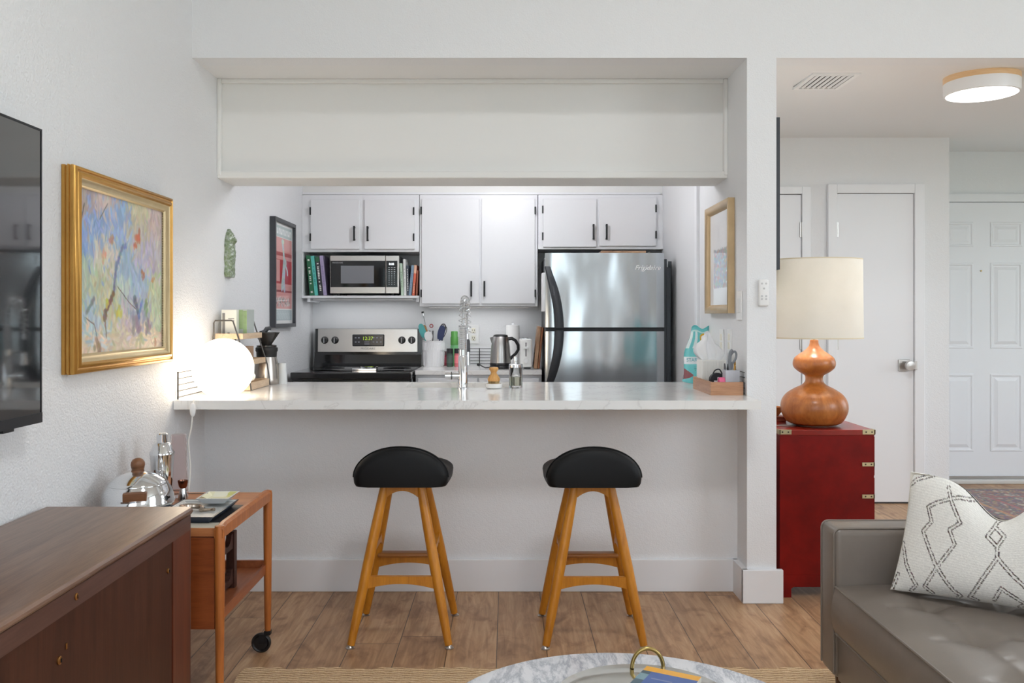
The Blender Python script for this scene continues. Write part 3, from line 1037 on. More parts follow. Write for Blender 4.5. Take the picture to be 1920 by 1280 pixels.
HB = M('black_handle', (40, 43, 48), 0.45)
obj('handle', bow_handle(PZ(499, 5.38), FG1 - 0.004, 1), HB, fz, True, 50, label='black bow handle of the freezer')
obj('handle', bow_handle(PZ(735, 5.38), FG0 + 0.006, 1), HB, fd, True, 50, label='black bow handle of the lower door')
text('script_lettering', 'Frigidaire', 0.042, (PX(1214, 5.4), FY - 0.0075, PZ(502, 5.4)), (PI / 2, 0, 0), M('script_silver', (250, 250, 250), 0.3), fz, shear=0.35)
obj('hinge_cover', MB().box(FX1 - 0.085, FX1 - 0.01, FY + 0.03, FY + 0.11, FT - 0.012, FT + 0.014, 0.006), BLACK_PLASTIC, fr)
tag(obj('cutting_board', MB().box(PX(1128, 5.46), PX(1213, 5.46), 5.49, 5.85, FT - 0.0105, FT + 0.019, 0.004), WOOD('walnut_strip', (120, 82, 58), (196, 160, 126), (1.5, 0.4, 2), 9)), 'striped wooden cutting board lying on top of the refrigerator', 'cutting board')
tag(obj('notepad', MB().box(FX0 - 0.016, FX0 + 0.006, 5.50, 5.66, PZ(584, 5.5), PZ(511, 5.5), 0.004), M('white_paper', (238, 238, 240), 0.6)), 'white pad hanging on the left side of the refrigerator', 'notepad')
# folded step stool in the gap beside the refrigerator
t = thing('folding_step_stool', 'dark folded step stool stored between the refrigerator and the right wall', 'step stool', (1.01, 5.58, 0))
DK = M('dark_grey_metal', (70, 75, 80), 0.5)
zt = PZ(486, 5.52)
obj('side_rail', MB().tube([(0.99, 5.50, 0.0), (0.99, 5.50, zt)], 0.011, 10), DK, t, True)
obj('side_rail', MB().tube([(1.025, 5.53, 0.0), (1.025, 5.53, zt - 0.012)], 0.011, 10), DK, t, True)
obj('panel', MB().box(0.989, 1.028, 5.51, 5.80, 0.05, zt - 0.05, 0.004), DK, t)

# ---- things on the back counter
BC = 0.9055
cx, cy = PX(813, 6.10), 6.10
CER = M('white_crock', (236, 236, 238), 0.3)
t = thing('utensil_crock', 'white embossed crock holding cooking utensils beside the stove', 'crock', (cx, cy, BC))
R = 20 * 6.10 / 1650
prof = [(0.0, 0.0), (R * 0.9, 0.0), (R * 0.93, 0.006), (R * 0.99, 0.1), (R, 0.17), (R * 1.03, 0.172), (R * 1.03, 0.178), (R * 0.93, 0.178), (R * 0.9, 0.02), (0.0, 0.02)]
obj('pot', MB().lathe(prof, (cx, cy, BC), 40), CER, t, True)
rb = MB()
for i in range(12):
    a = 2 * PI * i / 12
    rb.tube([(cx + R * 0.945 * math.cos(a), cy + R * 0.945 * math.sin(a), BC + 0.008), (cx + R * 0.985 * math.cos(a), cy + R * 0.985 * math.sin(a), BC + 0.1)], 0.004, 6)
for i in range(36):
    a = 2 * PI * i / 36
    rb.tube([(cx + R * 0.99 * math.cos(a), cy + R * 0.99 * math.sin(a), BC + 0.115), (cx + R * math.cos(a + 0.09), cy + R * math.sin(a + 0.09), BC + 0.165)], 0.003, 5)
obj('embossing', rb, CER, t, True)
GU = 'utensils in the white crock'


def utensil(name, label, x0, x1, ztop, yoff, parts):
    """Handle foot in the crock, tip at pixel column x1; parts draws (base, tip) -> shapes."""
    a = Vector((PX(x0, 6.1), cy + yoff, BC + 0.03))
    b = Vector((PX(x1, 6.1), cy + yoff * 1.6, PZ(ztop, 6.1)))
    t = thing(name, label, 'utensil', a, GU)
    parts(t, a, b, (b - a).normalized())
    return t


def paddle(t, a, b, d, mat, hm, w, l, th=0.004, part='blade'):
    s = Vector((d.z, 0, -d.x)).normalized()
    e0 = b - d * l
    obj('handle', MB().tube([a, e0 + d * 0.01], 0.005, 8), hm, t, True)
    rings = []
    for i in range(11):
        k = i / 10
        c = e0.lerp(b, k)
        ww = w * (0.25 + 0.75 * math.sin(PI * (0.12 + 0.8 * k)) ** 0.6)
        if k == 1:
            ww *= 0.5
        rings.append([c - s * ww + Vector((0, th, 0)), c - s * ww - Vector((0, th, 0)), c + s * ww - Vector((0, th, 0)), c + s * ww + Vector((0, th, 0))])
    obj(part, MB().rings(rings), mat, t, True, 50)


TEAL = M('teal_silicone', (84, 168, 168), 0.5)
SPOON = WOOD('utensil_wood', (150, 104, 62), (196, 150, 100), (6, 6, 1), 6)
utensil('spatula', 'teal silicone spoon leaning left in the white crock', 811, 788, 607, -0.003, lambda t, a, b, d: paddle(t, a, b, d, TEAL, TEAL, 0.022, 0.098))
utensil('wooden_spoon', 'wooden spatula beside the teal spoon in the crock', 808, 794, 609, 0.016, lambda t, a, b, d: paddle(t, a, b, d, SPOON, SPOON, 0.018, 0.1))
utensil('whisk', 'thin steel rod with black tip standing tallest in the crock', 813, 791.5, 587, 0.034, lambda t, a, b, d: (obj('rod', MB().tube([a, b], 0.004, 8), CHROME, t, True), obj('tip', MB().tube([b, b + d * 0.012], 0.009, 10), BLACK_PLASTIC, t, True)))
utensil('turner', 'white rounded spatula at the front of the crock', 812, 803.5, 621, -0.036, lambda t, a, b, d: paddle(t, a, b, d, WHITE_PLASTIC, WHITE_PLASTIC, 0.028, 0.062))


def tongs(t, a, b, d):
    s = Vector((d.z, 0, -d.x)).normalized()
    for k in (-1, 1):
        obj('arm', MB().tube([a + s * k * 0.006, b + s * k * 0.011 - d * 0.02], 0.006, 6), M('steel_grey', (130, 128, 130), 0.35, 0.8), t, True)
    c = b + d * 0.012
    ring = [c + Vector((0.011 * math.cos(q_), 0, 0.011 * math.sin(q_))) for q_ in (2 * PI * i / 20 for i in range(20))]
    obj('ring', MB().tube(ring, 0.0035, 6, loop=True), M('dull_red', (160, 70, 72), 0.5), t, True)


utensil('tongs', 'steel tongs with a dull red ring in the crock', 808.5, 809.5, 614, -0.018, tongs)


def whiskloop(col, n, w):
    def f(t, a, b, d):
        s = Vector((d.z, 0, -d.x)).normalized()
        hm = M('loop_%d_%d_%d' % col, col, 0.45)
        obj('handle', MB().tube([a, a.lerp(b, 0.72)], 0.0045, 8), hm, t, True)
        mb_ = MB()
        for k in range(n):
            ph = PI * k / n
            off = (s * math.cos(ph) + Vector((0, 1, 0)) * math.sin(ph)) * w
            m0 = a.lerp(b, 0.68)
            pts = [m0 + (b - m0) * (0.5 - 0.5 * math.cos(2 * PI * j / 20)) ** 0.7 + off * math.sin(2 * PI * j / 20) for j in range(20)]
            mb_.tube(pts, 0.0028, 6, loop=True)
        obj('loops', mb_, hm, t, True)
    return f


NAVY = M('navy_nylon', (40, 52, 92), 0.45)
utensil('ladle', 'navy blue flat turner leaning right in the crock', 816, 831, 610, -0.028, lambda t, a, b, d: paddle(t, a, b, d, NAVY, NAVY, 0.024, 0.1))
utensil('wire_whisk', 'dark wire whisk behind the blue turner in the crock', 813, 832, 607, 0.017, whiskloop((52, 50, 54), 4, 0.020))
utensil('potato_masher', 'black looped masher leaning far right in the crock', 818, 836, 612, -0.007, whiskloop((36, 38, 44), 2, 0.0125))

# spice jars and the green bottle
jx, jy = PX(851.5, 6.13), 6.16
t = thing('spray_can', 'green capped white can behind the spice jars', 'can', (jx, jy, BC))
obj('can', MB().lathe([(0.0, 0), (0.027, 0), (0.0275, 0.004), (0.0275, 0.14), (0.022, 0.15), (0.0, 0.15)], (jx, jy, BC), 28), M('label_green_white', (120, 190, 130), 0.4, var=0.3), t, True)
obj('cap', MB().lathe([(0.0275, 0.146), (0.0275, 0.2), (0.024, 0.205), (0.024, 0.238), (0.021, 0.242), (0.0, 0.242)], (jx, jy, BC), 28), M('green_cap', (84, 150, 70), 0.35), t, True)


def jar(label, px, D, col, lid, h=0.125, r=0.0225):
    x = PX(px, D)
    t = thing('spice_jar', label, 'jar', (x, D, BC), 'spice jars beside the crock')
    obj('glass', MB().lathe([(0.0, 0), (r * 0.92, 0), (r, 0.004), (r, h * 0.7), (r * 0.85, h * 0.77), (0.0, h * 0.77)], (x, D, BC), 24), M('spice_%d_%d_%d' % col, col, 0.25, var=0.25), t, True)
    obj('label_band', MB().lathe([(r * 1.01, h * 0.2), (r * 1.01, h * 0.62)], (x, D, BC), 24, cap0=False, cap1=False), M('jarlabel_%d_%d_%d' % col, tuple(min(255, int(c * 1.15)) for c in col), 0.5, var=0.15), t, True)
    obj('lid', MB().lathe([(r * 1.02, h * 0.74), (r * 1.02, h * 0.98), (r * 0.95, h), (0.0, h)], (x, D, BC), 24), M('lid_%d' % lid[0], lid, 0.4), t, True)
    return t


jar('dark green spice jar with black lid, in front of the green capped can', 843.5, 6.06, (66, 84, 76), (28, 28, 32))
jar('pink label spice jar with black lid, just left of the faucet', 858, 6.06, (214, 116, 124), (26, 26, 30))
jar('small reddish spice jar tucked behind the white crock', 834.5, 6.2, (150, 60, 76), (90, 60, 64), 0.1, 0.02)

# outlet on the back wall
x0, x1, z0, z1 = PX(877.5, 6.26), PX(898, 6.26), PZ(644, 6.26), PZ(609, 6.26)
t = thing('wall_outlet', 'white electrical outlet on the back wall beside the faucet', 'outlet', ((x0 + x1) / 2, 6.265, z0))
obj('plate', MB().box(x0, x1, 6.262, 6.2695, z0, z1, 0.002), WHITE_PLASTIC, t)
for zz in (z0 + 0.04, z1 - 0.04):
    sk_ = obj('socket', MB().box((x0 + x1) / 2 - 0.014, (x0 + x1) / 2 + 0.014, 6.258, 6.263, zz - 0.018, zz + 0.018, 0.003), M('cream_socket', (236, 232, 218), 0.4), t)
    xm = (x0 + x1) / 2
    obj('slots', MB().box(xm - 0.008, xm - 0.005, 6.2573, 6.2585, zz - 0.004, zz + 0.008).box(xm + 0.005, xm + 0.008, 6.2573, 6.2585, zz - 0.004, zz + 0.008).box(xm - 0.003, xm + 0.003, 6.2573, 6.2585, zz - 0.014, zz - 0.009), M('dark_gap', (60, 58, 58), 0.8), sk_)

# wire rack panels
WIRE = M('dark_wire', (62, 62, 64), 0.4, 0.7)


def wire_panel(label, fn, W, H, rows, posts, r=0.0022):
    p0 = fn(W / 2, 0)
    t = thing('wire_rack', label, 'wire rack', p0, 'wire panels on the counters')
    mb_ = MB()
    for i in range(rows):
        v = H * (0.08 + 0.92 * i / (rows - 1))
        mb_.tube([fn(0, v), fn(W, v)], r, 6)
    obj('wires', mb_, WIRE, t, True)
    for u in posts:
        obj('post', MB().tube([fn(u, 0), fn(u, H * 1.04)], r * 1.6, 8), WIRE, t, True)
    return t


wire_panel('low dark wire rack standing against the back wall behind the kettle', lambda u, v: (PX(872, 6.24) + u, 6.245, BC + 0.001 + v), 0.25, 0.115, 6, (0.005, PX(899, 6.24) - PX(872, 6.24), 0.245))
wire_panel('dark wire rack along the left wall beside the globe lamp', lambda u, v: (-1.372, 3.67 + u, CT + 0.001 + v), 0.40, 0.112, 5, (0.003, 0.397))
wire_panel('dark wire rack along the right wall behind the wooden box', lambda u, v: (1.0475, 3.875 + u, CT + 0.001 + v), 0.40, 0.10, 5, (0.397,), 0.0015)

# kettle
kx, ky = PX(938.5, 5.86), 5.86
kz = PZ(684, 5.86)
kz = BC
t = thing('electric_kettle', 'brushed steel electric kettle with black handle and lid', 'kettle', (kx, ky, kz))
obj('base', MB().lathe([(0.0, 0.0), (0.07, 0.0), (0.074, 0.004), (0.074, 0.012), (0.07, 0.018), (0.0, 0.018)], (kx, ky, kz), 36), BLACK_PLASTIC, t, True)
obj('body', MB().lathe([(0.07, 0.036), (0.0695, 0.05), (0.062, 0.15), (0.052, 0.208), (0.05, 0.212), (0.0, 0.212)], (kx, ky, kz), 40), M('kettle_steel', (186, 184, 182), 0.3, 1.0), t, True)
obj('skirt', MB().lathe([(0.068, 0.018), (0.0715, 0.022), (0.0705, 0.038), (0.0, 0.038)], (kx, ky, kz), 36), BLACK_PLASTIC, t, True)
obj('lid', MB().lathe([(0.05, 0.21), (0.046, 0.222), (0.03, 0.228), (0.0, 0.229)], (kx, ky, kz), 32), BLACK_PLASTIC, t, True)
obj('spout', MB().rings([[(kx - 0.045, ky - 0.02, kz + 0.212), (kx - 0.045, ky + 0.02, kz + 0.212), (kx - 0.071, ky, kz + 0.205)], [(kx - 0.053, ky - 0.012, kz + 0.165), (kx - 0.053, ky + 0.012, kz + 0.165), (kx - 0.059, ky, kz + 0.165)]]), M('kettle_steel', (186, 184, 182), 0.3, 1.0), t)
hp = [(kx + 0.048, ky, kz + 0.196), (kx + 0.075, ky, kz + 0.2), (kx + 0.1, ky, kz + 0.185), (kx + 0.117, ky, kz + 0.155), (kx + 0.118, ky, kz + 0.125), (kx + 0.103, ky, kz + 0.1), (kx + 0.075, ky, kz + 0.075), (kx + 0.064, ky, kz + 0.062)]
obj('handle', MB().tube(hp, [0.013, 0.013, 0.012, 0.012, 0.011, 0.011, 0.012, 0.011], 10, flat=(1.15, 0.9)), BLACK_PLASTIC, t, True)
cp = [(kx - 0.07, ky - 0.02, kz + 0.008), (kx - 0.1, ky - 0.03, kz + 0.006), (kx - 0.125, ky - 0.03, kz + 0.018), (kx - 0.137, ky - 0.02, kz + 0.026)]
cd_ = obj('cord', MB().tube(cp, 0.004, 8), BLACK_PLASTIC, t, True)
obj('plug', MB().tube([cp[-1], (cp[-1][0] - 0.02, cp[-1][1], cp[-1][2] + 0.002)], [0.012, 0.008], 8), BLACK_PLASTIC, cd_, True)

# paper towel roll
px_, py_ = PX(961.5, 6.17), 6.17
t = thing('paper_towel_roll', 'white paper towel roll standing behind the kettle', 'paper towel', (px_, py_, BC))
obj('roll', MB().lathe([(0.02, 0.012), (0.046, 0.012), (0.047, 0.02), (0.047, 0.278), (0.045, 0.285), (0.02, 0.285)], (px_, py_, BC), 32), M('paper_towel', (240, 240, 240), 0.9, bump=(220, 0.2)), t, True)
obj('holder', MB().lathe([(0.0, 0.0), (0.06, 0.0), (0.06, 0.01), (0.012, 0.012), (0.008, 0.29), (0.012, 0.3), (0.0, 0.302)], (px_, py_, BC), 24), CHROME, t, True)

# toaster, end on
tx0, tx1, ty0, tz = PX(974.5, 5.8), PX(998, 5.8), 5.80, PZ(636, 5.8)
t = thing('toaster', 'white two slice toaster seen end on, right of the kettle', 'toaster', ((tx0 + tx1) / 2, 5.94, BC))
obj('body', MB().box(tx0, tx1, ty0, 6.08, BC + 0.01, tz, 0.012, 4), M('white_toaster', (234, 234, 232), 0.3), t, True)
xm = (tx0 + tx1) / 2
obj('slot_rim', MB().box(tx0 + 0.012, tx1 - 0.012, ty0 + 0.03, 6.05, tz - 0.002, tz + 0.004, 0.002), CHROME, t)
obj('slots', MB().box(xm - 0.022, xm - 0.008, ty0 + 0.05, 6.03, tz + 0.003, tz + 0.005).box(xm + 0.008, xm + 0.022, ty0 + 0.05, 6.03, tz + 0.003, tz + 0.005), BLACK_PLASTIC, t)
obj('lever_track', MB().box(xm - 0.003, xm + 0.003, ty0 - 0.001, ty0 + 0.004, PZ(668, 5.8), PZ(642, 5.8)), BLACK_PLASTIC, t)
obj('lever', MB().box(xm - 0.017, xm + 0.017, ty0 - 0.014, ty0 + 0.002, PZ(654, 5.8), PZ(649.5, 5.8), 0.002), M('white_toaster', (234, 234, 232), 0.3), t)
obj('dial', MB().lathe([(0.015, 0.0), (0.014, -0.01), (0.0, -0.011)], (xm, ty0, PZ(676, 5.8)), 24, axis='y'), WHITE_PLASTIC, t, True)
obj('foot', MB().box(tx0 + 0.03, tx1 - 0.01, ty0 + 0.02, 6.04, BC, BC + 0.011), BLACK_PLASTIC, t)
# black appliance cord bundled behind
pts = [(PX(1004, 5.95) + 0.012 * math.cos(i * 0.9) * (0.6 + 0.4 * math.sin(i)), 5.95 + 0.01 * math.sin(i * 1.3), BC + 0.006 + 0.0058 * i * 0.5) for i in range(34)]
tag(obj('power_cord', MB().tube(pts, 0.0035, 6), BLACK_PLASTIC, None, True), 'bundled black power cord right of the white toaster', 'cord')
# two cutting boards leaning against the refrigerator
for i, (dx, hh, colA, colB, lab) in enumerate(((0.0, 0.278, (128, 92, 66), (188, 150, 116), 'thick wooden cutting board leaning on the refrigerator, nearer the toaster'), (0.0255, 0.272, (110, 62, 36), (164, 104, 66), 'dark reddish cutting board leaning flush against the refrigerator side'))):
    b = thing('cutting_board', lab, 'cutting board', (PX(1000.5, 5.8) + dx, 5.92, BC + 0.004), 'boards leaning by the refrigerator', local=True)
    b.rotation_euler = (0, 0.10, 0)
    obj('board', MB().box(0, 0.024 if i == 0 else 0.014, -0.13, 0.13, 0.0, hh, 0.004), WOOD('board_wood_%d' % i, colA, colB, (3, 6, 1), 7), b)

# ---- ceiling fixture of the kitchen (hidden from here behind the bulkhead, seen in reflections)
KLX, KLY, KLZ = -0.02, 4.90, 2.15
t = thing('ceiling_light', 'white globe ceiling light of the kitchen, hidden above the bulkhead', 'ceiling light', (KLX, KLY, 2.386))
obj('canopy', MB().lathe([(0.0, 2.3855), (0.07, 2.3855), (0.07, 2.36), (0.02, 2.35), (0.02, 2.29), (0.0, 2.29)], (KLX, KLY, 0), 32), WHITE_PLASTIC, t, True)
obj('globe', MB().sphere((KLX, KLY, KLZ), 0.115, 32, 20), M('lit_kitchen_globe', (240, 240, 240), 0.5, emit=((250, 251, 255), 36.0)), t, True)

# added to even out the brightness: living room ceiling fixture and under-cabinet light bars
t = thing('ceiling_light', 'added unseen round flush ceiling light of the living room, high above the sofa and stools', 'ceiling light', (0.6, 1.2, 3.7))
obj('housing', MB().lathe([(0.0, 3.6995), (0.32, 3.6995), (0.32, 3.60), (0.30, 3.575), (0.0, 3.575)], (0.6, 1.2, 0), 48), WHITE_PLASTIC, t, True, 40)
for xa, zz, lab in ((-0.19, 1.3185, 'added slim white light bar under the tall middle cabinet'), (-0.98, 1.3725, 'added slim white light bar under the microwave shelf')):
    t = thing('added_light_bar', lab, 'light bar', (xa, 6.09, zz - 0.011), 'added light bars under the upper cabinets')
    obj('bar', MB().box(xa - 0.34, xa + 0.34, 6.0, 6.18, zz - 0.011, zz - 0.0005, 0.002), WHITE_PLASTIC, t)

# ------------------------------------------------------------------ left end of the counter
# globe lamp
gx, gy, gr = -1.224, 3.80, 0.129
gl = thing('globe_lamp', 'lit white glass globe lamp on the left end of the counter', 'lamp', (gx, gy, CT))
m = bpy.data.materials.new('lit_opal_glass')
k = NT(m)
k.bsdf.inputs['Base Color'].default_value = (0.9, 0.88, 0.84, 1)
k.bsdf.inputs['Roughness'].default_value = 0.3
k.bsdf.inputs['Emission Color'].default_value = (1.0, 0.83, 0.62, 1)
k.bsdf.inputs['Emission Strength'].default_value = 6.2
a0 = -math.asin(0.93)
prof = [(gr * math.cos(a0 + (PI / 2 - a0) * i / 30), gr * math.sin(a0 + (PI / 2 - a0) * i / 30)) for i in range(31)]
obj('globe', MB().lathe(prof, (gx, gy, CT + 0.004 + gr * 0.93), 56), m, gl, True, 60)
obj('foot', MB().lathe([(0.0, 0.0005), (0.05, 0.0005), (0.05, 0.006), (0.0, 0.006)], (gx, gy, CT), 32), WHITE_PLASTIC, gl)
CORDM = M('white_cord', (232, 230, 224), 0.5)
pts = [(gx + 0.045, gy - 0.03, CT + 0.006), (-1.27, 3.70, CT + 0.005), (-1.29, 3.658, CT + 0.0055), (-1.2915, 3.638, CT + 0.0045), (-1.2925, 3.629, CT - 0.006), (-1.293, 3.628, 0.885), (-1.30, 3.63, 0.80), (-1.312, 3.63, 0.74), (-1.308, 3.63, 0.68), (-1.302, 3.62, 0.60), (-1.295, 3.55, 0.42), (-1.30, 3.6, 0.2), (-1.30, 3.7, 0.01)]
# smooth the cord
def smooth_pts(pts, n=6):
    P_ = [Vector(p) for p in pts]
    out = []
    for i in range(len(P_) - 1):
        p0, p1, p2, p3 = P_[max(i - 1, 0)], P_[i], P_[i + 1], P_[min(i + 2, len(P_) - 1)]
        for j in range(n):
            t_ = j / n
            out.append(0.5 * ((2 * p1) + (-p0 + p2) * t_ + (2 * p0 - 5 * p1 + 4 * p2 - p3) * t_ ** 2 + (-p0 + 3 * p1 - 3 * p2 + p3) * t_ ** 3))
    out.append(P_[-1])
    return out


cd_ = obj('cord', MB().tube(smooth_pts(pts), 0.0032, 8), CORDM, gl, True, label='white lamp cord hanging over the counter edge')
obj('switch', MB().sphere((-1.293, 3.6255, 0.868), 0.03, 20, 14, (0.42, 0.32, 1.0)), WHITE_PLASTIC, cd_, True, label='white inline switch')

# wood and wire shelf stand
OAKL = WOOD('pale_oak', (186, 158, 126), (222, 198, 168), (6, 1, 6), 5)
t = thing('shelf_stand', 'small wood and wire tiered stand behind the globe lamp', 'shelf stand', (-1.28, 4.27, CT))
for nm, yy in (('wire_frame', 4.105), ('wire_frame', 4.435)):
    fp = [(-1.366, yy, CT + 0.003), (-1.366, yy, 1.222), (-1.36, yy, 1.233), (-1.285, yy, 1.234), (-1.276, yy, 1.229), (-1.222, yy, 1.06), (-1.206, yy, 1.01), (-1.192, yy, CT + 0.003)]
    obj(nm, MB().tube(fp, 0.0036, 8), M('grey_wire_frame', (86, 84, 82), 0.4, 0.7), t, True)


def tray(zb, xr, h):
    b = MB().box(-1.361, xr, 4.11, 4.43, zb, zb + 0.006)
    b.box(-1.361, xr, 4.11, 4.12, zb + 0.006, zb + h).box(-1.361, xr, 4.42, 4.43, zb + 0.006, zb + h)
    b.box(xr - 0.008, xr, 4.12, 4.42, zb + 0.006, zb + h).box(-1.361, -1.353, 4.12, 4.42, zb + 0.006, zb + h)
    return b


obj('shelf_tray', tray(1.146, -1.232, 0.026), OAKL, t)
obj('shelf_tray', tray(1.022, -1.214, 0.026), OAKL, t)
obj('shelf_tray', tray(CT + 0.002, -1.196, 0.034), OAKL, t)


def box_pack(label, x0, x1, y0, y1, z0, z1, col, face):
    t = thing('carton', label, 'box', ((x0 + x1) / 2, (y0 + y1) / 2, z0), 'cartons on the wire stand')
    obj('box', MB().box(x0, x1, y0, y1, z0, z1, 0.001), M('carton_%d_%d_%d' % col, col, 0.55), t)
    f = MB()
    for (a, b, c, d) in face:
        f.box(x0 + (x1 - x0) * a, x0 + (x1 - x0) * b, y0 - 0.0006, y0 + 0.0005, z0 + (z1 - z0) * c, z0 + (z1 - z0) * d)
    return t, f


t, f = box_pack('white printed box on the top tier, left of the green one', PX(419, 4.2), PX(447, 4.2), 4.17, 4.26, 1.153, PZ(580.5, 4.2), (226, 226, 218), ((0.06, 0.24, 0, 0.88), (0.45, 0.85, 0.66, 0.69), (0.45, 0.85, 0.59, 0.62), (0.4, 0.55, 0.08, 0.18)))
obj('print', f, M('grey_print', (128, 126, 124), 0.6), t)
t, f = box_pack('green and grey box on the top tier of the stand', PX(448, 4.24), PX(466.5, 4.24), 4.21, 4.33, 1.153, PZ(580, 4.24), (168, 176, 172), ((0.22, 0.6, 0.3, 0.98), (0.62, 0.98, 0.02, 0.95)))
obj('print', f, M('green_print', (142, 168, 122), 0.6, var=0.25), t)
t, f = box_pack('plain brown box on the middle tier of the stand', PX(447, 4.3), PX(469, 4.3), 4.2, 4.36, 1.029, PZ(649, 4.3), (158, 128, 104), ((0.1, 0.9, 0.9, 0.95),))
obj('print', f, M('brown_print', (130, 102, 80), 0.6), t)
# mug on the bottom tier
ux, uy = -1.272, 4.22
t = thing('mug', 'white mug with a big handle on the bottom tier', 'mug', (ux, uy, CT + 0.009))
obj('cup', MB().lathe([(0.0, 0.0), (0.034, 0.0), (0.04, 0.01), (0.042, 0.075), (0.039, 0.075), (0.036, 0.012), (0.0, 0.008)], (ux, uy, CT + 0.009), 32), M('white_ceramic', (238, 238, 236), 0.2), t, True)
hp = [(ux + 0.038, uy - 0.005, CT + 0.078), (ux + 0.058, uy - 0.01, CT + 0.076), (ux + 0.066, uy - 0.012, CT + 0.062), (ux + 0.058, uy - 0.01, CT + 0.046), (ux + 0.038, uy - 0.005, CT + 0.044)]
obj('handle', MB().tube(smooth_pts(hp, 4), 0.0055, 8), M('white_ceramic', (238, 238, 236), 0.2), t, True)
# thermal carafe with dripper
vx, vy = PX(499, 4.52), 4.53
t = thing('thermal_carafe', 'stainless thermal carafe with a black collar beside the wire stand', 'carafe', (vx, vy, CT))
obj('body', MB().lathe([(0.0, 0.0), (0.062, 0.0), (0.065, 0.004), (0.065, 0.03), (0.06, 0.09), (0.05, 0.142), (0.0, 0.142)], (vx, vy, CT), 40), M('carafe_steel', (196, 188, 180), 0.25, 1.0), t, True)
obj('collar', MB().lathe([(0.051, 0.14), (0.052, 0.165), (0.056, 0.17), (0.056, 0.186), (0.05, 0.19), (0.0, 0.19)], (vx, vy, CT), 36), BLACK_PLASTIC, t, True)
t = thing('coffee_dripper', 'black cone coffee dripper on top of the steel carafe', 'dripper', (vx, vy, CT + 0.19))
obj('cone', MB().lathe([(0.05, 0.0), (0.05, 0.008), (0.026, 0.012), (0.03, 0.02), (0.064, 0.072), (0.067, 0.072), (0.067, 0.075), (0.061, 0.075), (0.026, 0.022), (0.0, 0.02)], (vx, vy, CT + 0.1905), 36), M('smoked_plastic', (44, 42, 40), 0.25), t, True)
t = thing('coffee_scoop', 'small dark scoop and clip resting in the black dripper', 'scoop', (vx, vy, CT + 0.25))
obj('scoop', MB().tube([(vx - 0.02, vy - 0.02, CT + 0.246), (vx + 0.005, vy - 0.01, CT + 0.285), (vx + 0.02, vy, CT + 0.287)], [0.012, 0.012, 0.01], 8), M('grey_metal', (96, 98, 102), 0.3, 0.8), t, True)
obj('handle', MB().tube([(vx + 0.0, vy - 0.01, CT + 0.278), (vx - 0.035, vy, CT + 0.268)], 0.004, 6), M('grey_metal', (96, 98, 102), 0.3, 0.8), t, True)
wx, wy = PX(529, 4.55), 4.55
tag(obj('tumbler', MB().lathe([(0.0, 0.0), (0.0255, 0.0), (0.0265, 0.003), (0.0205, 0.106), (0.0185, 0.107), (0.0235, 0.006), (0.0, 0.006)], (wx, wy, CT), 28), M('white_frosted', (228, 232, 234), 0.35, trans=0.2), None, True), 'small white tumbler right of the steel carafe', 'tumbler')

# ------------------------------------------------------------------ right end of the counter
# snack bag
def bag_design(n, m):
    A = np.zeros((n, m, 3))
    A[:] = (116, 204, 206)
    V, U = np.mgrid[0:n, 0:m]
    v = 1 - V / (n - 1)
    u = U / (m - 1)
    def put(mask, c):
        A[mask] = c
    put((u < 0.42) & (v > 0.62) & (v < 0.93) & ((u * 9).astype(int) % 2 == 0), (226, 240, 240))
    put(((u - 0.70) / 0.26) ** 2 + ((v - 0.80) / 0.10) ** 2 < 1, (222, 172, 44))
    put(((u - 0.62) / 0.22) ** 2 + ((v - 0.585) / 0.085) ** 2 < 1, (220, 160, 40))
    put(((u - 0.62) / 0.15) ** 2 + ((v - 0.585) / 0.055) ** 2 < 1, (208, 138, 34))
    put((u < 0.75) & (v > 0.345) & (v < 0.47), (232, 236, 240))
    put((u < 0.32) & (v > 0.05 + 0.25 * u) & (v < 0.27 - 0.35 * u), (150, 92, 96))
    for s in range(3):
        for w in range(9):
            a = 0.36 + w * 0.035
            if RNG.random() < 0.8:
                put((u > a) & (u < a + 0.024) & (v > 0.29 - s * 0.03) & (v < 0.302 - s * 0.03), (64, 120, 126))
    put((v > 0.9) & (v < 0.93), (200, 232, 230))
    A += RNG.normal(0, 5, A.shape)
    return A


BX, BY = PX(1303, 4.6), 4.57
bag = thing('snack_bag', 'turquoise snack bag with orange fruit print leaning on the right wall', 'bag', (BX, BY, CT))


def bag_pt(u, v, s):
    h = 0.292
    w = 0.078 * (1.0 - 0.35 * v ** 2)
    th = 0.034 * (max(0, 1 - abs(2 * u - 1) ** 2.4) ** 0.6) * (max(0.0, 1 - v ** 2.2)) ** 0.7 * (min(1, 0.45 + v * 3))
    lean = 0.022 * v ** 1.3
    x = BX + (2 * u - 1) * w + lean + 0.006 * math.sin(9 * v + 3 * u)
    y = BY + 0.3 * (2 * u - 1) * w - s * th + 0.004 * math.sin(14 * v) * (1 if s > 0 else -1)
    z = CT + 0.001 + v * h + 0.010 * math.sin(u * 7) * v ** 6 + (0.012 * max(0, 1 - v * 6) * abs(2 * u - 1) ** 3)
    return (x, y, z)


FILM = CANVAS('printed_film', 0.28, (30, 0.4, 0.004))
canvas_mesh('bag_front', bag_design(150, 90), lambda u, v: bag_pt(u, v, 1), FILM, bag, smooth=True)
canvas_mesh('bag_back', np.full((40, 30, 3), (110, 200, 202.0)), lambda u, v: bag_pt(u, v, -1), FILM, bag, smooth=True)
p = bag_pt(0.28, 0.41, 1)
text('bag_lettering', 'STAR', 0.026, (p[0], p[1] - 0.003, p[2] + 0.002), (PI / 2, 0, 0.28), M('teal_lettering', (110, 180, 190), 0.5), bag)
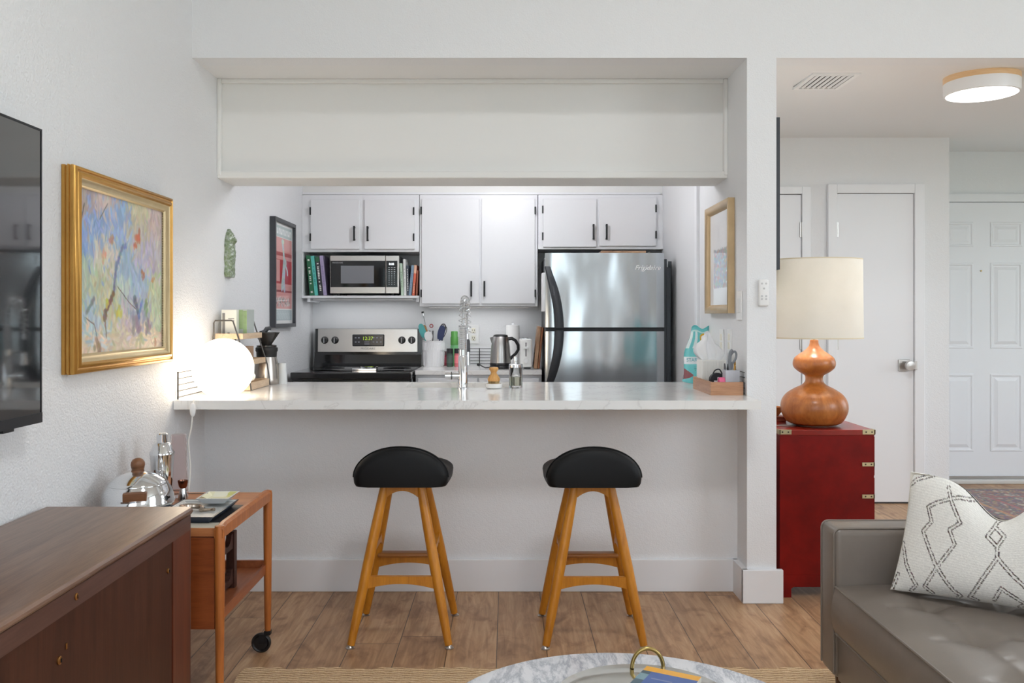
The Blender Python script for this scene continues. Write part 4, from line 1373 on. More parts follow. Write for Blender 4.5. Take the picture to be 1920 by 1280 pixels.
# wooden tray box and contents
X0, X1, Y0, Y1 = 0.900, 1.043, 3.88, 4.25
t = thing('wooden_tray', 'open wooden desk tray holding small items at the right end of the counter', 'tray', ((X0 + X1) / 2, (Y0 + Y1) / 2, CT))
TW = WOOD('tray_oak', (150, 104, 74), (190, 142, 106), (1, 1, 14), 5)
obj('tray', MB().box(X0, X1, Y0, Y1, CT, CT + 0.006).box(X0, X1, Y0, Y0 + 0.008, CT + 0.006, CT + 0.058).box(X0, X1, Y1 - 0.008, Y1, CT + 0.006, CT + 0.058).box(X0, X0 + 0.008, Y0 + 0.008, Y1 - 0.008, CT + 0.006, CT + 0.058).box(X1 - 0.008, X1, Y0 + 0.008, Y1 - 0.008, CT + 0.006, CT + 0.058), TW, t)
TZ = CT + 0.007
# tissue box
t = thing('tissue_box', 'white ribbed tissue box with tissues pulled up, in the wooden tray', 'tissue box', (0.965, 4.18, TZ))
mb = MB().box(0.914, 1.03, 4.125, 4.235, TZ, TZ + 0.135, 0.003)
for i in range(9):
    x = 0.919 + i * 0.0128
    mb.box(x, x + 0.007, 4.1215, 4.126, TZ + 0.004, TZ + 0.131)
obj('box', mb, M('white_ribbed_card', (230, 230, 226), 0.6), t)


def tissue(u, v, s):
    a = (u - 0.5) * 2
    w = 0.02 + 0.045 * math.sin(PI * min(1, v * 1.1 + 0.1)) ** 0.8
    x = 0.965 + a * w - 0.012 * v + 0.004 * math.sin(a * 9 + s)
    y = 4.18 + s * 0.012 * math.sin(PI * v) + 0.012 * math.sin(a * 7 + v * 3) * (0.3 + v) + 0.01 * s
    z = TZ + 0.13 + v * 0.135 - 0.025 * abs(a) ** 1.6 * v + 0.006 * math.sin(a * 5 + s)
    return (x, y, z)


mb = MB()
for s in (-1, 0.2, 1):
    mb.grid(lambda u, v, s=s: tissue(u, v, s), 26, 14)
obj('tissues', mb, M('soft_tissue', (240, 241, 243), 0.9), t, True, 80)
# black pouch with a white plus
t = thing('first_aid_pouch', 'black arched pouch with a white plus, in the wooden tray', 'pouch', (0.955, 3.99, TZ))
prof = [(0.92, TZ), (0.92, TZ + 0.055)] + [(0.955 + 0.035 * math.cos(PI - PI * i / 12), TZ + 0.055 + 0.03 * math.sin(PI * i / 12)) for i in range(1, 12)] + [(0.99, TZ + 0.055), (0.99, TZ)]
obj('pouch', MB().prism(prof, 'y', 3.975, 4.005), M('black_nylon', (34, 35, 40), 0.7), t, True, 30)
obj('plus_sign', MB().box(0.952, 0.958, 3.9738, 3.976, TZ + 0.030, TZ + 0.066).box(0.937, 0.952, 3.9738, 3.976, TZ + 0.045, TZ + 0.051).box(0.958, 0.973, 3.9738, 3.976, TZ + 0.045, TZ + 0.051), M('white_mark', (240, 240, 240), 0.5), t)
obj('strap', MB().tube(smooth_pts([(0.935, 3.99, TZ + 0.079), (0.945, 3.99, TZ + 0.096), (0.965, 3.99, TZ + 0.1), (0.978, 3.99, TZ + 0.077)], 5), 0.003, 6), M('black_nylon', (34, 35, 40), 0.7), t, True)
t = thing('pink_tape', 'small pink roll in front of the grey pot in the tray', 'roll', (0.962, 3.93, TZ))
obj('roll', MB().lathe([(0.0, -0.016), (0.017, -0.016), (0.019, -0.012), (0.019, 0.012), (0.017, 0.016), (0.0, 0.016)], (0.962, 3.93, TZ + 0.05), 24, axis='x'), M('hot_pink', (236, 110, 150), 0.5), t, True)
obj('stand', MB().box(0.95, 0.974, 3.918, 3.942, TZ, TZ + 0.034, 0.003), M('pale_pink', (240, 190, 200), 0.5), t)
# grey pot with scissors
t = thing('desk_pot', 'square grey concrete pot holding scissors in the wooden tray', 'pot', (1.005, 3.935, TZ))
gp = MB().box(0.976, 1.034, 3.905, 3.965, TZ, TZ + 0.006)
gp.box(0.972, 1.034, 3.905, 3.910, TZ + 0.006, TZ + 0.102).box(0.972, 1.034, 3.960, 3.965, TZ + 0.006, TZ + 0.102).box(0.972, 0.977, 3.910, 3.960, TZ + 0.006, TZ + 0.102).box(1.029, 1.034, 3.910, 3.960, TZ + 0.006, TZ + 0.102)
obj('pot', gp, M('pale_concrete', (182, 183, 190), 0.8, var=0.08), t)
t = thing('scissors', 'grey handled scissors standing in the square grey pot', 'scissors', (1.0, 3.93, TZ + 0.02))
GH = M('grey_handle', (122, 126, 132), 0.45)
obj('blade', MB().box(0.998, 1.006, 3.928, 3.931, TZ + 0.01, TZ + 0.11).box(1.002, 1.010, 3.932, 3.935, TZ + 0.01, TZ + 0.11), STEEL, t)
lp = [(1.012 + 0.013 * math.cos(a) + 0.006 * math.sin(a), 3.933, TZ + 0.158 + 0.026 * math.sin(a)) for a in (2 * PI * i / 24 for i in range(24))]
obj('handle', MB().tube(lp, 0.005, 8, loop=True).tube([(1.003, 3.933, TZ + 0.102), (1.008, 3.933, TZ + 0.135)], 0.006, 8), GH, t, True)
obj('handle', MB().tube(smooth_pts([(0.999, 3.93, TZ + 0.102), (0.996, 3.93, TZ + 0.14), (1.0, 3.93, TZ + 0.18), (1.009, 3.93, TZ + 0.19)], 4), 0.0075, 8), GH, t, True)
for nm, lab, xa, xb, zt_, c in (('pen', 'grey marker leaning left in the grey pot', 0.984, 0.977, 0.13, (104, 106, 112)), ('pen', 'black pen upright in the grey pot', 0.99, 0.993, 0.128, (30, 30, 34)), ('pencil', 'orange tipped pencil leaning right in the grey pot', 1.018, 1.024, 0.15, (216, 160, 70)), ('craft_knife', 'tan cork topped knife at the right of the grey pot', 1.022, 1.025, 0.118, (176, 150, 116))):
    a, b = Vector((xa, 3.945, TZ + 0.012)), Vector((xb, 3.945, TZ + zt_))
    t = thing(nm, lab, 'pen', a, 'pens in the grey pot')
    c1 = a.lerp(b, 0.8)
    obj('barrel', MB().tube([a, c1], 0.0042, 8), M('barrel_%d_%d_%d' % c, c, 0.4), t, True)
    obj('cap', MB().tube([c1, b], [0.005, 0.003], 8), M('cap_%d' % c[0], tuple(int(v * 0.8) for v in c), 0.4), t, True)


# switch plates on the right side wall and the device on the column
def plate(name, label, cat, y0, y1, z0, z1, kind):
    t = thing(name, label, cat, (1.05, (y0 + y1) / 2, z0), 'switch plates on the right kitchen wall')
    obj('plate', MB().box(1.048, 1.0535, y0, y1, z0, z1, 0.002), WHITE_PLASTIC, t)
    ym, zm = (y0 + y1) / 2, (z0 + z1) / 2
    if kind == 'rocker':
        obj('rocker', MB().box(1.0445, 1.049, ym - 0.016, ym + 0.016, zm - 0.033, zm + 0.033, 0.002), M('white_rocker', (226, 226, 224), 0.3), t)
    else:
        for dz in (-0.02, 0.02):
            obj('socket', MB().box(1.0455, 1.049, ym - 0.014, ym + 0.014, zm + dz - 0.016, zm + dz + 0.016, 0.003), M('cream_socket', (236, 232, 218), 0.4), t)


plate('light_switch', 'white rocker switch plate just right of the framed print', 'switch', 3.93, 4.01, PZ(600, 3.96), PZ(545, 3.96), 'rocker')
plate('wall_outlet', 'white outlet plate on the right wall above the grey pot', 'outlet', 4.11, 4.19, PZ(662, 4.15), PZ(617, 4.15), 'socket')
plate('wall_outlet', 'white outlet plate on the right wall behind the tissues', 'outlet', 4.26, 4.34, PZ(662, 4.3), PZ(617, 4.3), 'socket')
x0, x1, z0, z1 = PX(1422, 3.85), PX(1441.5, 3.85), PZ(574, 3.85), PZ(523.5, 3.85)
t = thing('wall_remote', 'white rounded remote control mounted on the white column', 'remote', ((x0 + x1) / 2, 3.85, z0))
obj('body', MB().box(x0, x1, 3.842, 3.8598, z0, z1, 0.0085, 4), WHITE_PLASTIC, t, True)
for (u, v) in ((0.3, 0.84), (0.7, 0.84), (0.5, 0.66), (0.3, 0.38), (0.7, 0.38), (0.3, 0.27), (0.7, 0.27)):
    cx_, cz_ = x0 + (x1 - x0) * u, z0 + (z1 - z0) * v
    obj('button', MB().lathe([(0.0045, 0), (0.004, -0.0015), (0.0, -0.002)], (cx_, 3.842, cz_), 14, axis='y'), M('grey_button', (200, 200, 202), 0.5), t)

# ------------------------------------------------------------------ pictures and wall things
# big impressionist painting on the left wall
PY0, PY1, PZ0, PZ1 = 2.725, 3.525, PZ(702.5, 2.725), PZ(307.5, 2.725)


def dab(A, cx, cy, l, w, ang, col, al=0.8):
    h, wd = A.shape[:2]
    r = int(max(l, w)) + 2
    x0, x1, y0, y1 = max(0, int(cx) - r), min(wd, int(cx) + r), max(0, int(cy) - r), min(h, int(cy) + r)
    if x1 <= x0 or y1 <= y0:
        return
    Y, X = np.mgrid[y0:y1, x0:x1]
    dx, dy = X - cx, Y - cy
    u = dx * math.cos(ang) + dy * math.sin(ang)
    v = -dx * math.sin(ang) + dy * math.cos(ang)
    mk_ = np.clip(1.35 - ((u / l) ** 2 + (v / w) ** 2), 0, 1) * al
    A[y0:y1, x0:x1] = A[y0:y1, x0:x1] * (1 - mk_[..., None]) + np.array(col) * mk_[..., None]


def painting():
    H, W = 210, 240
    A = np.full((H, W, 3), (196, 196, 196.0))
    zones = [  # u, v (from top), colours, weight radius
        (0.15, 0.18, (128, 156, 214)), (0.42, 0.16, (140, 170, 218)), (0.05, 0.05, (176, 156, 150)), (0.30, 0.03, (206, 186, 176)),
        (0.68, 0.08, (206, 198, 160)), (0.92, 0.10, (206, 184, 178)), (0.62, 0.22, (196, 190, 176)), (0.05, 0.35, (126, 160, 214)),
        (0.28, 0.38, (216, 206, 186)), (0.5, 0.42, (150, 178, 206)), (0.75, 0.36, (190, 182, 210)), (0.95, 0.35, (200, 196, 196)),
        (0.1, 0.55, (176, 196, 170)), (0.25, 0.6, (196, 196, 150)), (0.45, 0.62, (184, 204, 196)), (0.7, 0.58, (160, 184, 214)),
        (0.9, 0.58, (196, 206, 160)), (0.1, 0.75, (160, 190, 204)), (0.35, 0.75, (206, 196, 150)), (0.55, 0.78, (196, 182, 190)),
        (0.7, 0.76, (150, 156, 178)), (0.92, 0.78, (190, 206, 168)), (0.2, 0.85, (178, 196, 206)), (0.5, 0.9, (206, 186, 160)),
        (0.15, 0.95, (226, 196, 164)), (0.75, 0.93, (228, 204, 170)), (0.95, 0.95, (224, 196, 164))]
    zu = np.array([z[0] for z in zones])
    zv = np.array([z[1] for z in zones])
    zc = np.array([z[2] for z in zones], float)
    for n_, (l0, w0) in ((700, (20, 8)), (1300, (14, 4.5)), (1100, (9, 2.2))):
        for _ in range(n_):
            u, v = RNG.random(), RNG.random()
            d = (zu - u) ** 2 + (zv - v) ** 2
            p = np.exp(-d / 0.012)
            i = RNG.choice(len(zones), p=p / p.sum())
            c = zc[i] * 0.80 + 44 + RNG.normal(0, 5, 3) + RNG.normal(0, 10)
            ang = PI / 2 + RNG.normal(0, 0.45) if v < 0.86 else RNG.normal(0, 0.6)
            dab(A, u * W, v * H, l0 * (0.5 + RNG.random()), w0 * (0.5 + RNG.random()), ang, c, 0.75)
    def line(pts, col, w, al=0.8):
        for (a, b) in zip(pts, pts[1:]):
            n_ = int(max(abs(a[0] - b[0]) * W, abs(a[1] - b[1]) * H))
            ang = math.atan2((b[1] - a[1]) * H, (b[0] - a[0]) * W)
            for i in range(0, n_ + 1, 2):
                k_ = i / max(1, n_)
                dab(A, (a[0] + (b[0] - a[0]) * k_) * W + RNG.normal(0, 0.5), (a[1] + (b[1] - a[1]) * k_) * H, 3.5, w * (0.6 + 0.6 * RNG.random()), ang, np.array(col) + RNG.normal(0, 14, 3), al)
    line([(0.48, 0.30), (0.40, 0.45), (0.37, 0.62)], (124, 134, 164), 3.6, 0.6)
    line([(0.37, 0.62), (0.28, 0.74), (0.27, 0.79)], (126, 100, 84), 4.5, 0.85)
    line([(0.27, 0.74), (0.29, 0.9)], (140, 120, 112), 2, 0.6)
    line([(0.42, 0.58), (0.56, 0.68), (0.64, 0.72)], (120, 110, 104), 1.0, 0.7)
    line([(0.62, 0.64), (0.68, 0.78)], (108, 112, 130), 4.5, 0.7)
    line([(0.72, 0.66), (0.66, 0.80)], (112, 136, 184), 4, 0.6)
    line([(0.16, 0.66), (0.08, 0.75)], (120, 120, 134), 4, 0.6)
    line([(0.08, 0.78), (0.16, 0.82), (0.2, 0.92)], (120, 112, 112), 1.0, 0.6)
    line([(0.3, 0.06), (0.22, 0.16)], (110, 106, 106), 1.0, 0.7)
    line([(0.06, 0.10), (0.03, 0.2)], (96, 92, 92), 1.4, 0.6)
    for (u, v, r, c) in ((0.67, 0.24, 9, (206, 124, 96)), (0.64, 0.29, 6, (206, 132, 104)), (0.35, 0.27, 6, (184, 140, 122)), (0.26, 0.40, 7, (224, 176, 146)), (0.73, 0.48, 6, (178, 130, 104)), (0.86, 0.5, 5, (206, 156, 110)), (0.44, 0.74, 9, (202, 196, 92)), (0.3, 0.68, 6, (200, 192, 96)), (0.78, 0.70, 8, (132, 158, 118)), (0.65, 0.82, 13, (148, 142, 152)), (0.8, 0.84, 9, (140, 130, 132)), (0.7, 0.93, 10, (176, 178, 134)), (0.5, 0.3, 4, (120, 140, 190)), (0.2, 0.97, 9, (150, 124, 104)), (0.9, 0.96, 6, (190, 150, 110))):
        for _ in range(9):
            dab(A, u * W + RNG.normal(0, r * 0.45), v * H + RNG.normal(0, r * 0.5), r * (0.4 + 0.5 * RNG.random()), r * 0.4, PI / 2 + RNG.normal(0, 0.5), np.array(c) + RNG.normal(0, 10, 3), 0.75)
    return A


t = thing('framed_painting', 'large loose landscape painting in a gold frame on the left wall', 'painting', (-1.37, (PY0 + PY1) / 2, PZ0))
fn = lambda u, v, n: (-1.379 + n, PY0 + u, PZ0 + v)
FW, FH = PY1 - PY0, PZ1 - PZ0
GOLD = M('gold_leaf', (198, 150, 78), 0.34, 0.75, var=0.12)
PALE = M('pale_gold', (206, 186, 146), 0.4, 0.45, var=0.08)
mb = MB().frame(fn, FW, FH, [(0.0, 0.0), (0.0, 0.010), (0.004, 0.012), (0.004, 0.016), (-0.001, 0.019), (-0.001, 0.023), (0.003, 0.025), (0.003, 0.028), (0.0, 0.030), (0.0, 0.036), (0.004, 0.044), (0.010, 0.046), (0.014, 0.041), (0.018, 0.041), (0.022, 0.047), (0.030, 0.049), (0.036, 0.044)])
obj('frame', mb, GOLD, t, True, 50)
mb = MB().frame(fn, FW, FH, [(0.036, 0.044), (0.042, 0.036), (0.050, 0.032), (0.056, 0.034), (0.060, 0.030), (0.062, 0.02)])
obj('inner_moulding', mb, PALE, t, True, 50, label='pale gold inner moulding')
bd = MB()
for i in range(80):
    v = 0.063 + (FH - 0.126) * (i + 0.5) / 80
    bd.sphere(fn(FW - 0.0645, v, 0.026), 0.0028, 6, 4)
obj('beading', bd, M('dark_bead', (110, 92, 60), 0.5), t)
canvas_mesh('canvas', painting(), lambda u, v: fn(0.060 + u * (FW - 0.12), 0.060 + v * (FH - 0.12), 0.022), CANVAS('oil_paint', 0.5, (90, 0.35, 0.004)), t)

# poster in a black frame, kitchen left wall
QY0, QY1, QZ0, QZ1 = 5.12, 5.62, PZ(614, 5.15), PZ(406, 5.15)


def poster():
    H, W = 190, 120
    A = np.full((H, W, 3), (228, 228, 226.0))
    V, U = np.mgrid[0:H, 0:W]
    v, u = V / (H - 1), U / (W - 1)
    def put(m_, c):
        A[m_] = c
    inn = (u > 0.05) & (u < 0.95)
    put(inn & (v > 0.03) & (v < 0.14), (176, 192, 192))
    put(inn & (v > 0.145) & (v < 0.85), (214, 150, 146))
    put(inn & (v > 0.29) & (v < 0.325), (176, 84, 84))
    put(inn & (v > 0.36) & (v < 0.60), (178, 56, 62))
    put(inn & (v > 0.37) & (v < 0.58) & (u < 0.32), (214, 160, 156))
    put(inn & (v > 0.62) & (v < 0.66), (206, 146, 140))
    put(inn & (v > 0.665) & (v < 0.685), (150, 62, 66))
    put(inn & (v > 0.86) & (v < 0.965), (168, 184, 188))
    # block title marks
    for i in range(9):
        a = 0.08 + i * 0.095
        put((u > a) & (u < a + 0.075) & (v > 0.055) & (v < 0.115), (232, 234, 234))
        put((u > a + 0.025) & (u < a + 0.05) & (v > (0.055 if i % 2 else 0.075)) & (v < (0.09 if i % 2 else 0.115)), (176, 192, 192))
    for s in range(5):
        put((u > 0.14) & (u < 0.86) & (v > 0.875 + s * 0.017) & (v < 0.881 + s * 0.017) & (((u * 31 + s * 3).astype(int)) % 4 > 0), (196, 206, 208))
    # pale standing figure with a raised arm
    for (pts, w_) in (([(0.47, 0.20), (0.5, 0.26), (0.55, 0.38)], 6), ([(0.55, 0.38), (0.52, 0.48), (0.46, 0.62)], 10), ([(0.56, 0.46), (0.52, 0.56), (0.56, 0.66)], 7), ([(0.60, 0.40), (0.70, 0.46), (0.72, 0.5)], 4), ([(0.46, 0.6), (0.42, 0.66)], 5), ([(0.60, 0.37), (0.62, 0.39)], 7), ([(0.44, 0.18), (0.5, 0.18)], 6)):
        for a, b in zip(pts, pts[1:]):
            for k_ in np.linspace(0, 1, 24):
                dab(A, (a[0] + (b[0] - a[0]) * k_) * W, (a[1] + (b[1] - a[1]) * k_) * H, w_ * 0.8, w_ * 0.7, 0, np.array((186, 204, 208)) + RNG.normal(0, 16, 3), 0.8)
    # lower lettering block
    for _ in range(120):
        dab(A, (0.14 + 0.72 * RNG.random()) * W, (0.735 + 0.085 * RNG.random()) * H, 3, 1.2, RNG.random() * 3, (206, 210, 208) if RNG.random() < 0.7 else (120, 110, 110), 0.9)
    return A


t = thing('framed_poster', 'red and grey poster in a black frame on the kitchen side wall', 'poster', (-1.37, (QY0 + QY1) / 2, QZ0))
fn2 = lambda u, v, n: (-1.379 + n, QY0 + u, QZ0 + v)
W_, H_ = QY1 - QY0, QZ1 - QZ0
obj('frame', MB().frame(fn2, W_, H_, [(0.0, 0.0), (0.0, 0.034), (0.022, 0.034), (0.022, 0.014)]), M('black_frame', (52, 54, 60), 0.4), t)
canvas_mesh('print', poster(), lambda u, v: fn2(0.02 + u * (W_ - 0.04), 0.02 + v * (H_ - 0.04), 0.016), CANVAS('print_under_glass', 0.5, coat=0.6), t)

# framed print on the right kitchen wall
RY0, RY1, RZ0, RZ1 = 4.065, 4.545, PZ(587, 4.065), PZ(370, 4.065)


def small_print():
    H, W = 140, 90
    A = np.full((H, W, 3), (226, 226, 228.0))
    for _ in range(700):
        u, v = 0.1 + 0.7 * RNG.random(), 0.40 + 0.40 * RNG.random()
        c = [(150, 160, 180), (186, 140, 134), (150, 176, 160), (200, 176, 150), (170, 150, 170), (140, 170, 190)][RNG.integers(6)]
        dab(A, u * W, v * H, 3, 2.4, RNG.random() * 3, np.array(c) + RNG.normal(0, 8, 3), 0.7)
    V, U = np.mgrid[0:H, 0:W]
    v, u = V / (H - 1), U / (W - 1)
    A[(v < 0.385) | (v > 0.815) | (u < 0.10) | (u > 0.82)] = (228, 228, 230)
    return A


t = thing('framed_print', 'pastel print with a wide white mat in a gilt frame, right kitchen wall', 'picture', (1.05, (RY0 + RY1) / 2, RZ0))
fn3 = lambda u, v, n: (1.053 - n, RY0 + u, RZ0 + v)
W_, H_ = RY1 - RY0, RZ1 - RZ0
obj('frame', MB().frame(fn3, W_, H_, [(0.0, 0.0), (0.0, 0.03), (0.01, 0.033), (0.026, 0.028), (0.038, 0.016), (0.042, 0.008)]), M('silver_gilt', (196, 170, 132), 0.34, 0.6, var=0.1), t, True, 50)
canvas_mesh('print', small_print(), lambda u, v: fn3(0.04 + u * (W_ - 0.08), 0.04 + v * (H_ - 0.08), 0.010), CANVAS('print_under_glass', 0.5, coat=0.6), t)
# dark frame on the hall side of the divider
t = thing('hall_picture', 'black framed picture on the hall side of the column, seen edge on', 'picture', (1.2, 4.2, 1.46))
fn4 = lambda u, v, n: (1.184 + n, 3.90 + u, 1.46 + v)
obj('frame', MB().frame(fn4, 0.6, 0.675, [(0.0, 0.0), (0.0, 0.027), (0.025, 0.027), (0.025, 0.012)]), M('black_frame', (52, 54, 60), 0.4), t)
obj('print', MB().poly([fn4(0.02, 0.02, 0.014), fn4(0.58, 0.02, 0.014), fn4(0.58, 0.655, 0.014), fn4(0.02, 0.655, 0.014)]), M('grey_print_sheet', (150, 150, 150), 0.4), t)

# carved green plaque
gy0 = 4.315
def plaque():
    mb_ = MB()
    n, m_ = 30, 60
    H = 0.238
    def half(v):
        if v > 0.62:
            return 0.052 * max(0, 1 - ((v - 0.62) / 0.385) ** 1.9) ** 0.85 + 0.003
        return 0.055 + 0.004 * math.sin(v * 20) - 0.004 * (v < 0.04)
    def P_(u, v):
        a = (u - 0.5) * 2
        w = half(v)
        rel = 0.022 * max(0, 1 - a * a) ** 0.5
        r = (a / 0.5) ** 2
        head = math.exp(-((v - 0.76) / 0.05) ** 2 - r * 1.1) * 0.018
        crown = math.exp(-((v - 0.87) / 0.06) ** 2 - r * 2) * 0.01 * (1 + 0.5 * math.sin(v * 160))
        body = math.exp(-((v - 0.5) / 0.14) ** 2 - r * 0.7) * 0.008
        carve = 0.003 * math.sin(v * 85 + 4 * a) * math.sin(a * 11 + v * 22)
        x = -1.378 + 0.005 + (rel + head + crown + body + carve) * min(1, (w / 0.05) ** 0.7)
        return (x, gy0 + 0.04 + a * w + (0.012 * math.exp(-((v - 0.33) / 0.03) ** 2) if a > 0.85 else 0), PZ(519, 4.32) + v * H)
    mb_.grid(P_, n, m_)
    # backing
    L_ = [P_(0, j / m_) for j in range(m_ + 1)]
    R_ = [P_(1, j / m_) for j in range(m_ + 1)]
    mb_.rings([[(-1.3795, y, z) for _, y, z in L_], L_], closed=False)
    mb_.rings([[(-1.3795, y, z) for _, y, z in R_], R_], closed=False)
    mb_.rings([[(-1.3795, P_(i / n, 0)[1], P_(i / n, 0)[2]) for i in range(n + 1)], [P_(i / n, 0) for i in range(n + 1)]], closed=False)
    return mb_


m = bpy.data.materials.new('celadon_glaze')
k = NT(m)
f1 = k.noise(k.coords(), 60, 5, 0.7)
k.l(k.ramp(f1, [(0.3, srgb(82, 98, 82)), (0.5, srgb(128, 144, 110)), (0.6, srgb(156, 164, 160)), (0.72, srgb(162, 168, 120))]), k.bsdf.inputs['Base Color'])
k.bsdf.inputs['Roughness'].default_value = 0.3
tag(obj('wall_plaque', plaque(), m, None, True, 80), 'carved green glazed figure plaque hanging on the left kitchen wall', 'plaque')

# television
TX = -1.31
t = thing('television', 'large black flat television mounted on the left wall', 'television', (-1.34, 1.75, PZ(789, 2.48)))
tz0, tz1, ty0, ty1 = PZ(787, 2.48), PZ(243, 2.48), 1.02, 2.478
obj('housing', MB().box(-1.355, TX - 0.004, ty0 + 0.01, ty1 - 0.01, tz0 + 0.01, tz1 - 0.01, 0.004).box(-1.378, -1.355, 1.5, 2.0, 1.2, 1.55), BLACK_PLASTIC, t)
obj('screen', MB().box(TX - 0.004, TX + 0.0005, ty0 + 0.006, ty1 - 0.006, tz0 + 0.02, tz1 - 0.006), M('tv_screen', (24, 25, 28), 0.04, spec=1.0, coat=1.0), t)
fnT = lambda u, v, n: (TX - 0.012 + n, ty0 + u, tz0 + v)
obj('bezel', MB().frame(fnT, ty1 - ty0, tz1 - tz0, [(0.0, 0.0), (0.0, 0.014), (0.006, 0.014), (0.006, 0.011)]).box(TX - 0.012, TX + 0.003, ty0, ty1, tz0 - 0.006, tz0 + 0.022), M('dark_bezel', (44, 45, 50), 0.35, 0.4), t)
obj('sensor', MB().box(TX - 0.01, TX, 2.29, 2.34, tz0 - 0.014, tz0 - 0.006), BLACK_PLASTIC, t)

# ------------------------------------------------------------------ sideboard and bar cart on the left
WAL = WOOD('dark_walnut', (52, 26, 17), (74, 41, 29), (8, 8, 0.6), 5, 0.45, spec=0.25)
WALT = WOOD('walnut_top', (84, 58, 46), (128, 98, 78), (10, 0.7, 10), 4, 0.34, coat=0.15)
WALE = WOOD('walnut_edge', (66, 42, 36), (94, 64, 56), (10, 0.7, 10), 4, 0.35)
RED = WOOD('rosewood_post', (74, 32, 18), (100, 48, 28), (8, 8, 0.6), 5, 0.4)
t = thing('sideboard', 'dark walnut sideboard along the left wall under the television', 'sideboard', (-1.15, 1.5, 0))
SY = 2.607
top = MB().prism([(-1.362, 0.668), (-1.362, 0.69), (-0.943, 0.69), (-0.935, 0.688), (-0.930, 0.682), (-0.929, 0.676), (-0.933, 0.670), (-0.94, 0.668)], 'y', 0.55, SY)
obj('top', top, WALT, t, True, 30, label='lighter brown polished top')
obj('apron', MB().box(-1.36, -0.936, 0.57, SY - 0.002, 0.622, 0.667), WALE, t)
obj('carcass', MB().box(-1.36, -0.945, 0.57, SY - 0.004, 0.16, 0.622), WAL, t)
obj('end_post', MB().box(-0.945, -0.936, 2.47, SY - 0.003, 0.14, 0.622), RED, t, label='reddish front end post')
obj('end_post', MB().box(-0.945, -0.934, 0.57, 0.7, 0.14, 0.622), RED, t)
for a, b in ((1.58, 2.468), (0.70, 1.578)):
    obj('door', MB().box(-0.9445, -0.939, a + 0.001, b - 0.001, 0.17, 0.621), WAL, t)
obj('end_panel', MB().box(-1.36, -0.936, SY - 0.004, SY, 0.14, 0.667), M('grey_brown_edge', (96, 78, 72), 0.5), t)
for nm, yy, zz, r in (('lock', 1.914, 0.645, 0.008), ('lock', 1.845, 0.533, 0.009), ('keyhole', 2.437, 0.549, 0.007)):
    lk = obj(nm, MB().lathe([(r, -0.002), (r, 0.002), (r * 0.7, 0.0035), (0.0, 0.0035)], (-0.9365 if zz > 0.6 else -0.938, yy, zz), 20, axis='x'), M('aged_brass', (150, 104, 56), 0.35, 0.9), t, True, label='round brass lock')
    obj('slot', MB().box(-0.9345, -0.932, yy - 0.001, yy + 0.001, zz - 0.004, zz + 0.004), BLACK_METAL, lk)
obj('keyhole', MB().box(-0.9385, -0.9365, 1.872, 1.878, 0.545, 0.558, 0.001), M('aged_brass', (150, 104, 56), 0.35, 0.9), t)
for (x, y) in ((-1.33, 0.66), (-0.975, 0.66), (-1.33, 2.5), (-0.975, 2.5)):
    obj('leg', MB().lathe([(0.016, 0.0), (0.022, 0.16)], (x, y, 0), 16), WAL, t, True)

# bar cart
TEAKO = WOOD('teak_cart', (146, 80, 32), (184, 110, 52), (8, 8, 0.7), 5, 0.38)
TEAKT = WOOD('teak_top', (168, 104, 62), (204, 140, 92), (0.7, 8, 8), 5, 0.35)
t = thing('bar_cart', 'teak bar cart on black casters between sideboard and peninsula', 'bar cart', (-1.11, 3.0, 0))
CX0, CX1, CY0, CY1, CZT = -1.335, -0.892, 2.735, 3.285, 0.597
obj('top', MB().box(CX0 + 0.01, CX1 - 0.008, CY0 - 0.002, CY1 + 0.005, CZT - 0.028, CZT - 0.001, 0.002), TEAKT, t)
obj('cream_panel', MB().box(CX0 + 0.02, CX1 - 0.014, CY0, 3.06, CZT - 0.001, CZT + 0.0008), M('cream_laminate', (218, 210, 192), 0.3), t, label='cream laminate panel of the top')
obj('black_panel', MB().box(CX0 + 0.02, CX1 - 0.014, 2.80, 3.06, CZT + 0.0008, CZT + 0.0014), M('black_laminate', (44, 42, 42), 0.3), t)
obj('pull_slot', MB().box(-1.24, -1.11, CY1 - 0.03, CY1 - 0.02, CZT - 0.002, CZT + 0.0006), M('dark_slot', (70, 40, 24), 0.6), t)
for x in (CX0, CX1):
    rail = []
    n = 13
    for i in range(n):
        y = CY0 - 0.012 + (CY1 - CY0 + 0.024) * i / (n - 1)
        e = min(i, n - 1 - i)
        zt2 = CZT + (0.012 if e > 0 else 0.004)
        rail.append([(x - 0.013, y, CZT - 0.03), (x + 0.013, y, CZT - 0.03), (x + 0.014, y, zt2 - 0.008), (x + 0.006, y, zt2), (x - 0.006, y, zt2), (x - 0.014, y, zt2 - 0.008)])
    obj('rail', MB().rings(rail), TEAKO, t, True, 40)
